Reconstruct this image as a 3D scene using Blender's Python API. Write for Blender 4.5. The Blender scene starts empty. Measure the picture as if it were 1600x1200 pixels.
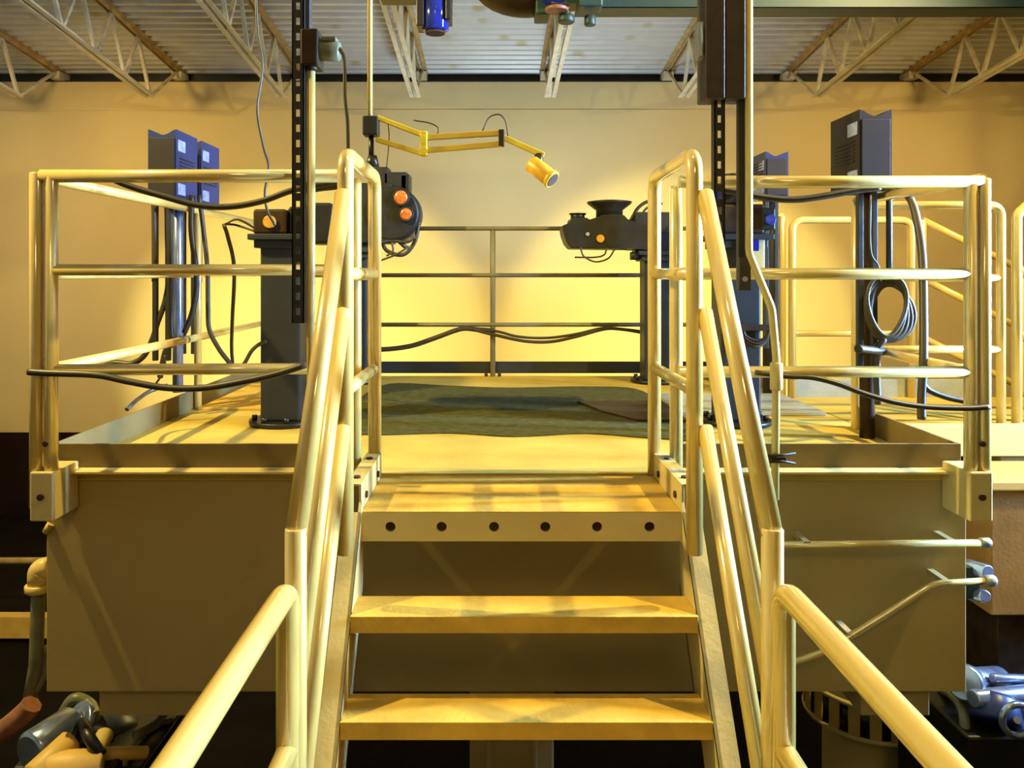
import bpy, bmesh, math, random
from mathutils import Vector, Matrix
random.seed(7)
SC = bpy.context.scene
COL = SC.collection
PI = math.pi
EYE = 3.0      # eye height above the pit floor
F = 1250.0     # focal length in pixels of the 1600x1200 frame
VX, VY = 770.0, 428.0

# ------------------------------------------------------------------ camera
cam = bpy.data.cameras.new('camera')
cam.sensor_width = 36.0
cam.lens = F / 1600.0 * 36.0
cam.shift_x = (800 - VX) / 1600.0
cam.shift_y = (VY - 600) / 1600.0
cam.clip_start = 0.05
co = bpy.data.objects.new('camera', cam); COL.objects.link(co)
co.location = (0, 0, EYE); co.rotation_euler = (PI / 2, 0, 0)
SC.camera = co

# ------------------------------------------------------------------ view + world
SC.view_settings.view_transform = 'Standard'
SC.view_settings.look = 'None'
SC.view_settings.gamma = 1.0
SC.view_settings.use_curve_mapping = False
SC.view_settings.exposure = 0.34
w = bpy.data.worlds.new('world'); SC.world = w; w.use_nodes = True
w.node_tree.nodes['Background'].inputs[0].default_value = (1.0, 0.80, 0.45, 1)
w.node_tree.nodes['Background'].inputs[1].default_value = 0.10

def light(name, kind, loc, color, power, size=0.3, target=None, angle=60, blend=0.3, size_y=None):
    l = bpy.data.lights.new(name, kind); l.color = color; l.energy = power
    if kind == 'AREA':
        l.size = size
        if size_y: l.shape = 'RECTANGLE'; l.size_y = size_y
    else:
        l.shadow_soft_size = size
    if kind == 'SPOT':
        l.spot_size = math.radians(angle); l.spot_blend = blend
    o = bpy.data.objects.new(name, l); COL.objects.link(o); o.location = loc
    if target is not None:
        d = Vector(target) - Vector(loc)
        o.rotation_euler = d.to_track_quat('-Z', 'Y').to_euler()
    return o
WARM = (1.0, 0.72, 0.30); YEL = (1.0, 0.81, 0.27); COOL = (0.60, 0.78, 1.0); COOLB = (0.30, 0.56, 1.0); FLD = (1.0, 0.93, 0.40)
# warm high bay lamps over both sides of the platform
light('high_bay_or_fill_light', 'SPOT', (-3.1, 2.88, 5.25), YEL, 720, 0.04, (-0.6, 3.4, 2.2), 140, 0.5)
light('high_bay_or_fill_light', 'SPOT', (3.3, 2.88, 5.25), YEL, 660, 0.04, (0.8, 3.4, 2.2), 140, 0.5)
light('high_bay_or_fill_light', 'SPOT', (0.3, 1.9, 5.7), YEL, 30, 0.12, (0.2, 2.0, 1.2), 120, 0.8)
light('high_bay_or_fill_light', 'SPOT', (0.1, -2.6, 5.6), WARM, 150, 0.5, (0.1, 3.1, 1.5), 90, 0.9)  # fill light added behind the viewer to brighten the platform front
# high bay lamps nearer the back wall
light('high_bay_or_fill_light', 'SPOT', (-4.6, 6.4, 4.9), WARM, 400, 0.3, (-4.4, 10.0, 2.4), 125, 0.9)
light('high_bay_or_fill_light', 'SPOT', (4.9, 6.4, 4.9), WARM, 340, 0.3, (4.6, 10.0, 2.4), 125, 0.9)
# flood lights behind the platform washing the back wall
light('wall_flood', 'SPOT', (-2.3, 7.6, 1.94), FLD, 330, 0.06, (-2.3, 10.0, 1.94), 93, 0.22)
light('wall_flood', 'SPOT', (2.35, 7.6, 1.98), FLD, 330, 0.06, (2.35, 10.0, 1.98), 93, 0.22)
# cool uplight at the hall's centre, and an unseen strip added for pipe highlights
light('cool_uplight', 'SPOT', (0.5, 6.9, 2.0), COOL, 460, 0.4, (0.4, 9.2, 5.4), 95, 0.9)
strip = light('added_cool_strip', 'AREA', (5.4, 3.2, 3.7), COOLB, 620, 0.2, (0.0, 2.55, 3.5), size_y=3.2)
strip.data.spread = math.radians(85)

# ------------------------------------------------------------------ materials
def mat(name, col, rough=0.5, metal=0.0, var=0.12, scale=6.0, bump=0.0, bscale=60, emit=None, emit_s=0, trans=0, col2=None, thresh=None, coat=0):
    m = bpy.data.materials.new(name); m.use_nodes = True
    nt = m.node_tree; b = nt.nodes['Principled BSDF']
    b.inputs['Roughness'].default_value = rough; b.inputs['Metallic'].default_value = metal
    if coat: b.inputs['Coat Weight'].default_value = coat; b.inputs['Coat Roughness'].default_value = 0.13; b.inputs['Coat IOR'].default_value = 2.1
    tc = nt.nodes.new('ShaderNodeTexCoord')
    n = nt.nodes.new('ShaderNodeTexNoise'); n.inputs['Scale'].default_value = scale; n.inputs['Detail'].default_value = 6
    nt.links.new(tc.outputs['Object'], n.inputs['Vector'])
    r = nt.nodes.new('ShaderNodeValToRGB')
    c2 = col2 or tuple(c * (1 - var * 2) for c in col)
    a, z = thresh or (0.3, 0.7)
    r.color_ramp.elements[0].position = a; r.color_ramp.elements[1].position = z
    r.color_ramp.elements[0].color = (*c2, 1); r.color_ramp.elements[1].color = (*col, 1)
    nt.links.new(n.outputs['Fac'], r.inputs['Fac'])
    nt.links.new(r.outputs['Color'], b.inputs['Base Color'])
    if bump:
        n2 = nt.nodes.new('ShaderNodeTexNoise'); n2.inputs['Scale'].default_value = bscale; n2.inputs['Detail'].default_value = 4
        nt.links.new(tc.outputs['Object'], n2.inputs['Vector'])
        bp = nt.nodes.new('ShaderNodeBump'); bp.inputs['Strength'].default_value = bump; bp.inputs['Distance'].default_value = 0.01
        nt.links.new(n2.outputs['Fac'], bp.inputs['Height']); nt.links.new(bp.outputs['Normal'], b.inputs['Normal'])
    if emit:
        b.inputs['Emission Color'].default_value = (*emit, 1); b.inputs['Emission Strength'].default_value = emit_s
    return m
M = {}
M['rail'] = mat('cream_rail_paint', (0.66, 0.46, 0.12), 0.35, 0, 0.05, 9, 0.05, 40, coat=1.0)
M['kerb'] = mat('shaded_kerb_paint', (0.20, 0.14, 0.05), 0.55, 0, 0.1, 6)  # platform paint darkened, the kerb's shade is put into the colour
M['backrail'] = mat('backlit_rail_shade', (0.20, 0.18, 0.11), 0.35, 0, 0.1, 8)  # rail colour darkened to stand for its backlit, dim side
M['cream'] = mat('cream_metal_paint', (0.62, 0.47, 0.18), 0.42, 0, 0.06, 3, 0.15, 50)
M['tank'] = mat('tan_tank_paint', (0.40, 0.285, 0.11), 0.55, 0, 0.06, 2.2, 0.12, 220)
M['deck'] = mat('worn_tan_deck_paint', (0.58, 0.40, 0.075), 0.6, 0, 0.14, 3.2, 0.15, 70)
M['tread'] = mat('ochre_tread_paint', (0.68, 0.41, 0.065), 0.6, 0, 0.16, 8, 0.3, 80)
M['mat'] = mat('olive_deck_shade', (0.10, 0.095, 0.035), 0.95, 0, 0.2, 20, 0.8, 120)  # soft shade on the deck, put into a colour
M['wall'] = mat('beige_wall_paint', (0.72, 0.56, 0.27), 0.8, 0, 0.03, 1.5, 0.15, 80)
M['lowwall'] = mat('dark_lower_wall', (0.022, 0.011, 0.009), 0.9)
M['ceil'] = mat('galvanised_deck', (0.60, 0.57, 0.50), 0.45, 0.25, 0.05, 5)
M['joist'] = mat('cream_joist_paint', (0.72, 0.62, 0.40), 0.5, 0, 0.14, 6)
M['rustj'] = mat('rusty_joist_paint', (0.55, 0.36, 0.13), 0.6, 0, 0.2, 8)
M['black'] = mat('black_plastic', (0.010, 0.009, 0.008), 0.4, 0, 0.2, 20)
M['cable'] = mat('black_cable_rubber', (0.050, 0.036, 0.020), 0.45, 0, 0.15, 20)
M['housing'] = mat('dark_housing', (0.026, 0.023, 0.019), 0.45, 0.0, 0.2, 12, 0.1)
M['hbrown'] = mat('dark_brown_housing', (0.050, 0.026, 0.010), 0.5, 0, 0.3, 15)
M['grey'] = mat('dark_grey_steel', (0.036, 0.037, 0.040), 0.45, 0.1, 0.12, 8)
M['navy'] = mat('navy_cabinet_paint', (0.018, 0.028, 0.11), 0.35, 0.0, 0.1, 6)
M['cabfront'] = mat('dark_cabinet_face', (0.028, 0.022, 0.024), 0.5, 0, 0.1, 6)
M['vent'] = mat('pale_blue_label', (0.35, 0.42, 0.75), 0.4, 0, 0.25, 30)
M['yellow'] = mat('yellow_arm_paint', (0.74, 0.52, 0.02), 0.4, 0, 0.1, 15)
M['ochre'] = mat('ochre_arm_paint', (0.60, 0.38, 0.03), 0.4)
M['orange'] = mat('orange_lamp_paint', (0.74, 0.40, 0.02), 0.4, 0, 0.15, 25)
M['lens'] = mat('orange_lens', (0.85, 0.20, 0.03), 0.25, 0, 0.3, 60)
M['amber'] = mat('amber_lens', (0.75, 0.36, 0.04), 0.3, 0, 0.2, 50)
M['bluelens'] = mat('blue_lens_glass', (0.02, 0.03, 0.30), 0.12, 0.2, 0.2, 20)
M['teal'] = mat('dark_teal_paint', (0.012, 0.040, 0.036), 0.5, 0, 0.2, 3)
M['strut'] = mat('blackened_steel_channel', (0.03, 0.026, 0.018), 0.5, 0.3, 0.2, 20)
M['brown'] = mat('dark_brown_trunking', (0.055, 0.033, 0.017), 0.55, 0, 0.2, 20, 0.2)
M['conduit'] = mat('ochre_conduit', (0.62, 0.44, 0.13), 0.35, 0, 0.1, 12)
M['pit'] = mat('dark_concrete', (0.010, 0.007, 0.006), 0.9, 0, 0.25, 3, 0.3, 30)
M['beam'] = mat('orange_beam_paint', (0.66, 0.40, 0.09), 0.5, 0, 0.12, 6)
M['wood'] = mat('brown_cabinet_wood', (0.34, 0.16, 0.035), 0.5, 0, 0.15, 5, 0.1)
M['steel'] = mat('bluish_steel', (0.34, 0.40, 0.60), 0.25, 0.8, 0.2, 14)
M['plate'] = mat('grey_metal_plate', (0.42, 0.45, 0.42), 0.35, 0.3, 0.12, 8, 0.2)
M['hole'] = mat('dark_hole_rust', (0.06, 0.025, 0.01), 0.8, 0, 0.3, 30)
M['bulb'] = mat('lamp_glass', (0.9, 0.8, 0.5), 0.3, emit=(1.0, 0.8, 0.4), emit_s=6)
M['bulb_cool'] = mat('cool_lamp_glass', (0.8, 0.9, 1.0), 0.3, emit=(0.7, 0.85, 1.0), emit_s=4)
M['redhose'] = mat('reddish_hose', (0.30, 0.11, 0.05), 0.5, 0, 0.25, 20)
M['drain'] = mat('olive_pipe', (0.20, 0.19, 0.10), 0.4, 0, 0.25, 12)

# ceiling stains: rusty blots of their own shape on the galvanised deck
def ceiling_material():
    m = M['ceil']; nt = m.node_tree; b = nt.nodes['Principled BSDF']
    tc = nt.nodes.new('ShaderNodeTexCoord')
    mp = nt.nodes.new('ShaderNodeMapping'); mp.inputs['Scale'].default_value = (1.0, 1.0, 0.0)
    v = nt.nodes.new('ShaderNodeTexVoronoi'); v.inputs['Scale'].default_value = 2.6
    nt.links.new(tc.outputs['Object'], mp.inputs['Vector']); nt.links.new(mp.outputs['Vector'], v.inputs['Vector'])
    r = nt.nodes.new('ShaderNodeValToRGB')
    r.color_ramp.elements[0].position = 0.10; r.color_ramp.elements[0].color = (1, 1, 1, 1)
    r.color_ramp.elements[1].position = 0.24; r.color_ramp.elements[1].color = (0, 0, 0, 1)
    nt.links.new(v.outputs['Distance'], r.inputs['Fac'])
    src = b.inputs['Base Color'].links[0].from_socket
    mx = nt.nodes.new('ShaderNodeMix'); mx.data_type = 'RGBA'
    nt.links.new(r.outputs['Color'], mx.inputs['Factor'])
    nt.links.new(src, mx.inputs['A']); mx.inputs['B'].default_value = (0.46, 0.38, 0.20, 1)
    nt.links.new(mx.outputs['Result'], b.inputs['Base Color'])
ceiling_material()

# ------------------------------------------------------------------ helpers
def P(px, py, D):
    """a point seen at photo pixel (px, py), D metres in front of the eye"""
    return Vector(((px - VX) * D / F, D, EYE + (VY - py) * D / F))

def fillet(pts, rad, n=6):
    pts = [Vector(p) for p in pts]
    out = [pts[0]]
    for i in range(1, len(pts) - 1):
        a, b, c = pts[i - 1], pts[i], pts[i + 1]
        u = (a - b); v = (c - b); lu, lv = u.length, v.length
        if lu < 1e-6 or lv < 1e-6: continue
        u /= lu; v /= lv
        ang = u.angle(v)
        if ang > PI - 0.02: out.append(b); continue
        t = min(rad / math.tan(ang / 2), lu * 0.48, lv * 0.48)
        p0, p1 = b + u * t, b + v * t
        for k in range(n + 1):
            s = k / n
            out.append(p0 * (1 - s) ** 2 + b * 2 * s * (1 - s) + p1 * s * s)
    out.append(pts[-1]); return out

def spline(pts, n=6):
    pts = [Vector(p) for p in pts]
    if len(pts) < 3: return pts
    P_ = [pts[0] * 2 - pts[1]] + pts + [pts[-1] * 2 - pts[-2]]
    out = []
    for i in range(1, len(P_) - 2):
        p0, p1, p2, p3 = P_[i - 1:i + 3]
        for k in range(n):
            t = k / n
            out.append(0.5 * ((2 * p1) + (p2 - p0) * t + (2 * p0 - 5 * p1 + 4 * p2 - p3) * t * t + (3 * p1 - p0 - 3 * p2 + p3) * t ** 3))
    out.append(pts[-1]); return out

class MB:
    def __init__(s): s.bm = bmesh.new(); s.smooth = []
    def box(s, c, size, rot=None, bev=0.0):
        hx, hy, hz = [v / 2 for v in size]
        R = rot if rot is not None else Matrix.Identity(3)
        b2 = bmesh.new()
        bmesh.ops.create_cube(b2, size=1)
        for v in b2.verts: v.co = Vector((v.co.x * size[0], v.co.y * size[1], v.co.z * size[2]))
        if bev: bmesh.ops.bevel(b2, geom=b2.edges[:], offset=bev, segments=2, profile=0.5, affect='EDGES')
        s._merge(b2, lambda p: R @ p + Vector(c)); return s
    def bb(s, x0, x1, y0, y1, z0, z1, bev=0.0):
        return s.box(((x0 + x1) / 2, (y0 + y1) / 2, (z0 + z1) / 2), (abs(x1 - x0), abs(y1 - y0), abs(z1 - z0)), None, bev)
    def _merge(s, b2, f, smooth=False):
        mp = {}
        for v in b2.verts: mp[v] = s.bm.verts.new(f(v.co.copy()))
        for fc in b2.faces:
            try:
                nf = s.bm.faces.new([mp[v] for v in fc.verts]); nf.smooth = smooth or fc.smooth
            except ValueError: pass
        b2.free()
    def tube(s, pts, r, seg=14, cap=True, radii=None):
        pts = [Vector(p) for p in pts]
        n = len(pts); rings = []
        t0 = (pts[1] - pts[0]).normalized()
        up = Vector((0, 0, 1)) if abs(t0.z) < 0.9 else Vector((1, 0, 0))
        nrm = (up - t0 * up.dot(t0)).normalized()
        for i, p in enumerate(pts):
            if i == 0: t = t0
            elif i == n - 1: t = (pts[-1] - pts[-2]).normalized()
            else: t = ((pts[i] - pts[i - 1]).normalized() + (pts[i + 1] - pts[i]).normalized())
            if t.length < 1e-6: t = t0
            t.normalize()
            nrm = nrm - t * nrm.dot(t)
            if nrm.length < 1e-6: nrm = t.orthogonal()
            nrm.normalize(); bn = t.cross(nrm)
            rr = radii[i] if radii else r
            rings.append([s.bm.verts.new(p + nrm * (math.cos(2 * PI * k / seg) * rr) + bn * (math.sin(2 * PI * k / seg) * rr)) for k in range(seg)])
        for i in range(n - 1):
            for k in range(seg):
                f = s.bm.faces.new([rings[i][k], rings[i][(k + 1) % seg], rings[i + 1][(k + 1) % seg], rings[i + 1][k]]); f.smooth = True
        if cap:
            s.bm.faces.new(list(reversed(rings[0]))); s.bm.faces.new(rings[-1])
        return s
    def cyl(s, a, b, r, seg=24, r2=None, ch=0.0):
        a, b = Vector(a), Vector(b)
        r2 = r if r2 is None else r2
        if ch:
            d = (b - a).normalized()
            return s.tube([a, a + d * ch, b - d * ch, b], r, seg, True, [r - ch, r, r2, r2 - ch])
        return s.tube([a, b], r, seg, True, [r, r2])
    def torus(s, c, R, r, axis='Z', seg=32, rs=8, sx=1, sy=1):
        c = Vector(c); pts = []
        for k in range(seg + 1):
            a = 2 * PI * k / seg; u, v = math.cos(a) * R * sx, math.sin(a) * R * sy
            pts.append(c + (Vector((u, v, 0)) if axis == 'Z' else Vector((u, 0, v)) if axis == 'Y' else Vector((0, u, v))))
        return s.tube(pts, r, rs, False)
    def sphere(s, c, r, sc=(1, 1, 1), seg=16):
        b2 = bmesh.new(); bmesh.ops.create_uvsphere(b2, u_segments=seg, v_segments=seg // 2 + 2, radius=r)
        s._merge(b2, lambda p: Vector((p.x * sc[0], p.y * sc[1], p.z * sc[2])) + Vector(c), True); return s
    def prism(s, pts, vec):
        """closed outline (list of 3D points) swept along vec"""
        vec = Vector(vec)
        a = [s.bm.verts.new(Vector(p)) for p in pts]; b = [s.bm.verts.new(Vector(p) + vec) for p in pts]
        n = len(a)
        s.bm.faces.new(a); s.bm.faces.new(list(reversed(b)))
        for i in range(n): s.bm.faces.new([a[i], b[i], b[(i + 1) % n], a[(i + 1) % n]])
        return s
    def holed_strip(s, x0, x1, y0, y1, z0, z1, pitch, hw, hh):
        """vertical plate (facing -Y) with a row of rectangular punched holes, real openings"""
        n = int((z1 - z0) / pitch)
        s.bb(x0, x0 + ((x1 - x0) - hw) / 2, y0, y1, z0, z1); s.bb(x1 - ((x1 - x0) - hw) / 2, x1, y0, y1, z0, z1)
        xa = x0 + ((x1 - x0) - hw) / 2; xb = xa + hw
        z = z0; k = 0
        while z < z1:
            s.bb(xa, xb, y0, y1, z, min(z1, z + pitch - hh)); z += pitch
        return s

ORI = {}
def _finish(bm, name, m, origin):
    bmesh.ops.recalc_face_normals(bm, faces=bm.faces[:])
    for v in bm.verts: v.co -= origin
    me = bpy.data.meshes.new(name); bm.to_mesh(me); bm.free()
    me.materials.append(m)
    o = bpy.data.objects.new(name, me); COL.objects.link(o); return o
def build(mb, name, m, parent=None, label=None, kind=None):
    if isinstance(m, str): m = M[m]
    if parent is not None:
        org = ORI[parent.name]; o = _finish(mb.bm, name, m, org); o.parent = parent; ORI[o.name] = org
    else:
        co_ = [v.co for v in mb.bm.verts]
        lo = Vector([min(c[i] for c in co_) for i in range(3)]); hi = Vector([max(c[i] for c in co_) for i in range(3)])
        org = Vector(((lo.x + hi.x) / 2, (lo.y + hi.y) / 2, lo.z))
        o = _finish(mb.bm, name, m, org); o.location = org; ORI[o.name] = org
    if label: o['label'] = label
    if kind: o['kind'] = kind
    return o
def solo(mb, name, m, label, cat, group=None, kind=None):
    o = build(mb, name, m); o['label'] = label; o['category'] = cat
    if group: o['group'] = group
    if kind: o['kind'] = kind
    return o
def thing(name, label, cat, loc, group=None):
    o = bpy.data.objects.new(name, None); COL.objects.link(o); o.empty_display_size = 0.1
    o.location = loc; ORI[o.name] = Vector(loc); o['label'] = label; o['category'] = cat
    if group: o['group'] = group
    return o
def struct(mb, name, m):
    return build(mb, name, m, kind='structure')
def dup(root, loc, label=None):
    r = root.copy(); COL.objects.link(r); r.location = loc
    if label: r['label'] = label
    for ch in list(root.children):
        c = ch.copy(); COL.objects.link(c); c.parent = r
        for g in list(ch.children):
            d = g.copy(); COL.objects.link(d); d.parent = c
    ORI[r.name] = Vector(loc)
    return r
def pts(D, *xy): return [P(x, y, D) for x, y in xy]

# ------------------------------------------------------------------ key dimensions
DW = 10.0                  # back wall distance
ZD = EYE - 0.768           # platform deck
ZC = EYE - 0.658           # kerb top
Z_TOP, Z_MID, Z_LOW = EYE + 0.36, EYE + 0.0, EYE - 0.36
XL, XR = -1.73, 1.835      # tank sides
YF, YB = 3.10, 6.02        # tank front / back
ZT = EYE - 1.62            # tank bottom
RY = 2.94                  # front guardrail plane
R = 0.0245                 # pipe radius
ZW = EYE - 1.75            # lower walkway
def zroof(y): return EYE + 2.52 + 0.1056 * (DW - y)

# ------------------------------------------------------------------ setting
b = MB(); b.bb(-9, 9, DW, DW + 0.2, EYE - 1.98, EYE + 2.40); struct(b, 'wall_back', 'wall')
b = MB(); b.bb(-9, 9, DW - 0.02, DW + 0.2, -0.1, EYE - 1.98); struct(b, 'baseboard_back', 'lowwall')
b = MB(); b.bb(-9, 9, DW - 0.012, DW - 0.0, EYE + 2.040, EYE + 2.052); struct(b, 'trim_1', 'wall')
b = MB(); b.bb(-9.2, -9, -4, DW + 0.2, -0.1, 8); struct(b, 'wall_left', 'wall')
b = MB(); b.bb(9, 9.2, -4, DW + 0.2, -0.1, 8); struct(b, 'wall_right', 'wall')
b = MB(); b.bb(-9, 9, -4.2, -4, -0.1, 8); struct(b, 'wall_front', 'wall')
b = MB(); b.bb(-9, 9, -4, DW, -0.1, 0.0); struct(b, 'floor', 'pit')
# black strip standing in for the dark eave gap above the wall
b = MB(); b.bb(-9, 9, DW - 0.02, DW + 0.2, EYE + 2.40, EYE + 2.415); b.bb(-9, 9, DW + 0.10, DW + 0.2, EYE + 2.41, EYE + 2.60)
struct(b, 'eave_gap_stand_in', 'black')
# corrugated roof deck
def roof():
    mb = MB(); y = DW + 0.35; prof = []
    while y > -4:
        for dy, dz in ((0, 0), (0.045, 0), (0.07, 0.045), (0.125, 0.045)): prof.append((y - dy, dz))
        y -= 0.15
    prev = None
    for yy, dz in prof:
        z = zroof(yy) + dz
        a = mb.bm.verts.new((-9, yy, z)); c = mb.bm.verts.new((9, yy, z))
        if prev: mb.bm.faces.new([prev[0], prev[1], c, a])
        prev = (a, c)
    mb2 = mb
    o = struct(mb2, 'ceiling', 'ceil')
    s = o.modifiers.new('thick', 'SOLIDIFY'); s.thickness = 0.01; s.offset = 0
roof()

# ------------------------------------------------------------------ roof joists
def joist():
    x = 0.0
    root = thing('roof_joist', '', 'joist', (x, DW, zroof(DW)), 'steel roof joists under the corrugated ceiling')
    y0 = 9.1; yend = 0.4; dep = 0.55
    def zt(y): return zroof(y) - 0.035
    def zb(y): return zroof(y) - 0.035 - dep
    R6 = Matrix.Rotation(-math.atan(0.1056), 3, 'X')
    def bar(mb, a, c, w, h):
        a, c = Vector(a), Vector(c); d = c - a; L = d.length
        q = d.to_track_quat('Y', 'Z').to_matrix()
        mb.box((a + c) / 2, (w, L, h), q)
    m = MB()
    for s in (-1, 1):
        bar(m, (s * 0.022, DW + 0.05, zt(DW)), (s * 0.022, yend, zt(yend)), 0.006, 0.05)
        bar(m, (s * 0.045, DW + 0.05, zt(DW) + 0.022), (s * 0.045, yend, zt(yend) + 0.022), 0.045, 0.006)
    build(m, 'top_chord', 'rustj', root, 'rust stained top chord')
    m = MB()
    for s in (-1, 1):
        bar(m, (s * 0.022, y0, zb(y0)), (s * 0.022, yend, zb(yend)), 0.006, 0.05)
        bar(m, (s * 0.042, y0, zb(y0) - 0.022), (s * 0.042, yend, zb(yend) - 0.022), 0.042, 0.006)
    build(m, 'bottom_chord', 'joist', root)
    m = MB(); bar(m, (0, y0 + 0.02, zb(y0)), (0, DW - 0.12, zt(DW - 0.1)), 0.03, 0.03); build(m, 'web_bar', 'joist', root)
    y = y0
    k = 0
    while y - 0.31 > yend:
        a = (0, y, zb(y)) if k % 2 == 0 else (0, y, zt(y))
        c = (0, y - 0.31, zt(y - 0.31)) if k % 2 == 0 else (0, y - 0.31, zb(y - 0.31))
        m = MB(); bar(m, a, c, 0.034, 0.034)
        if k < 26: build(m, 'web_bar', 'joist', root)
        y -= 0.31; k += 1
    m = MB(); m.bb(-0.06, 0.06, DW - 0.14, DW + 0.12, zroof(DW) - 0.11, zroof(DW) - 0.02); build(m, 'bearing_seat', 'joist', root)
    return root
jx = [-5.4, -3.9, -2.4, -0.88, 0.65, 2.17, 3.68, 5.19]
jl = ['roof joist cut by the left edge of the photo, top corner',
      'cream roof joist above the left half of the left guardrail', 'cream roof joist right behind the loose cable left of the punched strut',
      'roof joist ending in a point just above the yellow balanced lamp arm', 'roof joist hanging below the dark hoist at top centre',
      'roof joist ending left of the dark brown trunking', 'roof joist ending above the nearer right hand cabinet',
      'roof joist next to the right edge of the photo under the teal beam']
j0 = joist()
for i, (x, l) in enumerate(zip(jx, jl)):
    if i == 0: j0.location.x = x; j0['label'] = l; first = j0
    else: dup(j0, (x, DW, zroof(DW)), l)

# ------------------------------------------------------------------ platform
pf = thing('motion_platform', 'wide tan steel platform box raised over the dark pit', 'platform', ((XL + XR) / 2, (YF + YB) / 2, ZT))
m = MB(); m.bb(XL, XR, YF, YB, ZT, ZD - 0.03, 0.004); build(m, 'tank_body', 'tank', pf)
m = MB(); m.bb(XL - 0.01, XR + 0.01, YF - 0.012, YB + 0.01, ZD - 0.03, ZD, 0.003)
dk = build(m, 'deck_plate', 'deck', pf)
for xa, xb in ((XL + 0.01, -0.53), (0.70, XR - 0.01)): build(MB().bb(xa, xb, YF - 0.07, YF - 0.0005, ZD + 0.008, ZD + 0.018, 0.002), 'ledge_strip', 'cream', pf, 'bright ledge strip')
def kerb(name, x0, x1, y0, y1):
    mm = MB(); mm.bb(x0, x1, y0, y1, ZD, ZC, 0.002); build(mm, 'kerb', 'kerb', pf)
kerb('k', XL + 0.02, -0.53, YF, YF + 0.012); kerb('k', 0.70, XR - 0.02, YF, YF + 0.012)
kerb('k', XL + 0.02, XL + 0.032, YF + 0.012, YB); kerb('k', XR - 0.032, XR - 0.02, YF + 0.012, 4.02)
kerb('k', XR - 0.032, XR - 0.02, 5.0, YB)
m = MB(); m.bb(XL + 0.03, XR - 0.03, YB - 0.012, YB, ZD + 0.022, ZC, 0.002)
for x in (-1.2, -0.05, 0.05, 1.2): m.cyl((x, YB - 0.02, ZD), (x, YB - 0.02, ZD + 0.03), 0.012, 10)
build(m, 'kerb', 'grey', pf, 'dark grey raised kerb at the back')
# bolts on the corner flanges
for (x) in (XL + 0.07, XR - 0.07):
    pass
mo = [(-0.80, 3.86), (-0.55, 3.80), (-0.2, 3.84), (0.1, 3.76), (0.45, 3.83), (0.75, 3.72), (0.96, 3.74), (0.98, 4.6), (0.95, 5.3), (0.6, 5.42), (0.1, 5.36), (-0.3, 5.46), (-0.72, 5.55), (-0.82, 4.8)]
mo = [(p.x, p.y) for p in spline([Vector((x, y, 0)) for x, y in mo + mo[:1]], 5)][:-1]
solo(MB().prism([(x, y, ZD + 0.001) for x, y in mo], (0, 0, 0.006)), 'deck_shade_patch', 'mat', 'dark olive painted shade in the middle of the platform deck', 'mat')  # thin sheet that paints the soft shade on the deck
solo(MB().prism([(x, y, ZD + 0.008) for x, y in ((0.50, 4.72), (1.0, 4.74), (1.0, 4.10), (0.74, 4.12), (0.60, 4.38))], (0, 0, 0.012)), 'cover_sheet', 'hbrown', 'brown sheet on the right part of the olive shade patch, edged by a black cable', 'sheet')
solo(MB().bb(1.02, 1.80, 4.32, 5.0, ZD + 0.001, ZD + 0.022, 0.003), 'threshold_plate', 'plate', 'grey metal plate on the deck by the right hand bridge', 'plate')
solo(MB().bb(-1.66, -0.98, 4.50, 5.5, ZD + 0.001, ZD + 0.016, 0.003), 'deck_cover', 'tread', 'ochre cover plate on the deck behind the left kerb', 'plate')
# underframe
for x0, x1, l in ((-1.55, -1.15, 'dim tan support beam under the left end of the platform'), (1.45, 1.72, 'dim tan support beam under the right end of the platform')):
    solo(MB().bb(x0, x1, 3.15, 5.9, ZT - 0.12, ZT - 0.002, 0.004), 'underframe_beam', 'tank', l, 'beam')
c = thing('support_column', 'tan square support column under the platform behind the stairs', 'column', (0.1, 4.0, 0))
build(MB().bb(-0.11, 0.29, 3.8, 4.2, 0.03, ZT - 0.002, 0.01), 'shaft', 'tank', c)
build(MB().bb(-0.25, 0.43, 3.66, 4.34, 0.0, 0.03, 0.004), 'base_plate', 'grey', c)
for sx in (-0.02, 0.20): build(MB().bb(sx - 0.01, sx + 0.01, 3.78, 3.80, 0.03, ZT - 0.01, 0.003), 'rib', 'tank', c)

# ------------------------------------------------------------------ guardrails
def socket(par, x, y, zb=EYE - 0.90, zt=EYE - 0.72, w=0.085):
    mm = MB(); mm.bb(x - w / 2, x + w / 2, y - 0.035, YF - 0.012 if y < YF else y + 0.04, zb, zt, 0.006); s = build(mm, 'socket', 'cream', par)
    mm = MB(); mm.cyl((x, y - 0.045, (zb + zt) / 2), (x, y - 0.034, (zb + zt) / 2), 0.012, 12); mm.cyl((x + 0.01, y - 0.030, zt + 0.1), (x + 0.01, y - 0.02, zt + 0.1), 0.01, 12)
    build(mm, 'bolt', 'hole', s)
def rail_run(par, name, a, b_, r=R, mat_='rail'): return build(MB().tube([a, b_], r), name, mat_, par)
def post(par, x, y, z0, z1, mat_='rail', r=R): return build(MB().cyl((x, y, z0), (x, y, z1), r, 16, ch=0.004), 'post', mat_, par)

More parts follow.
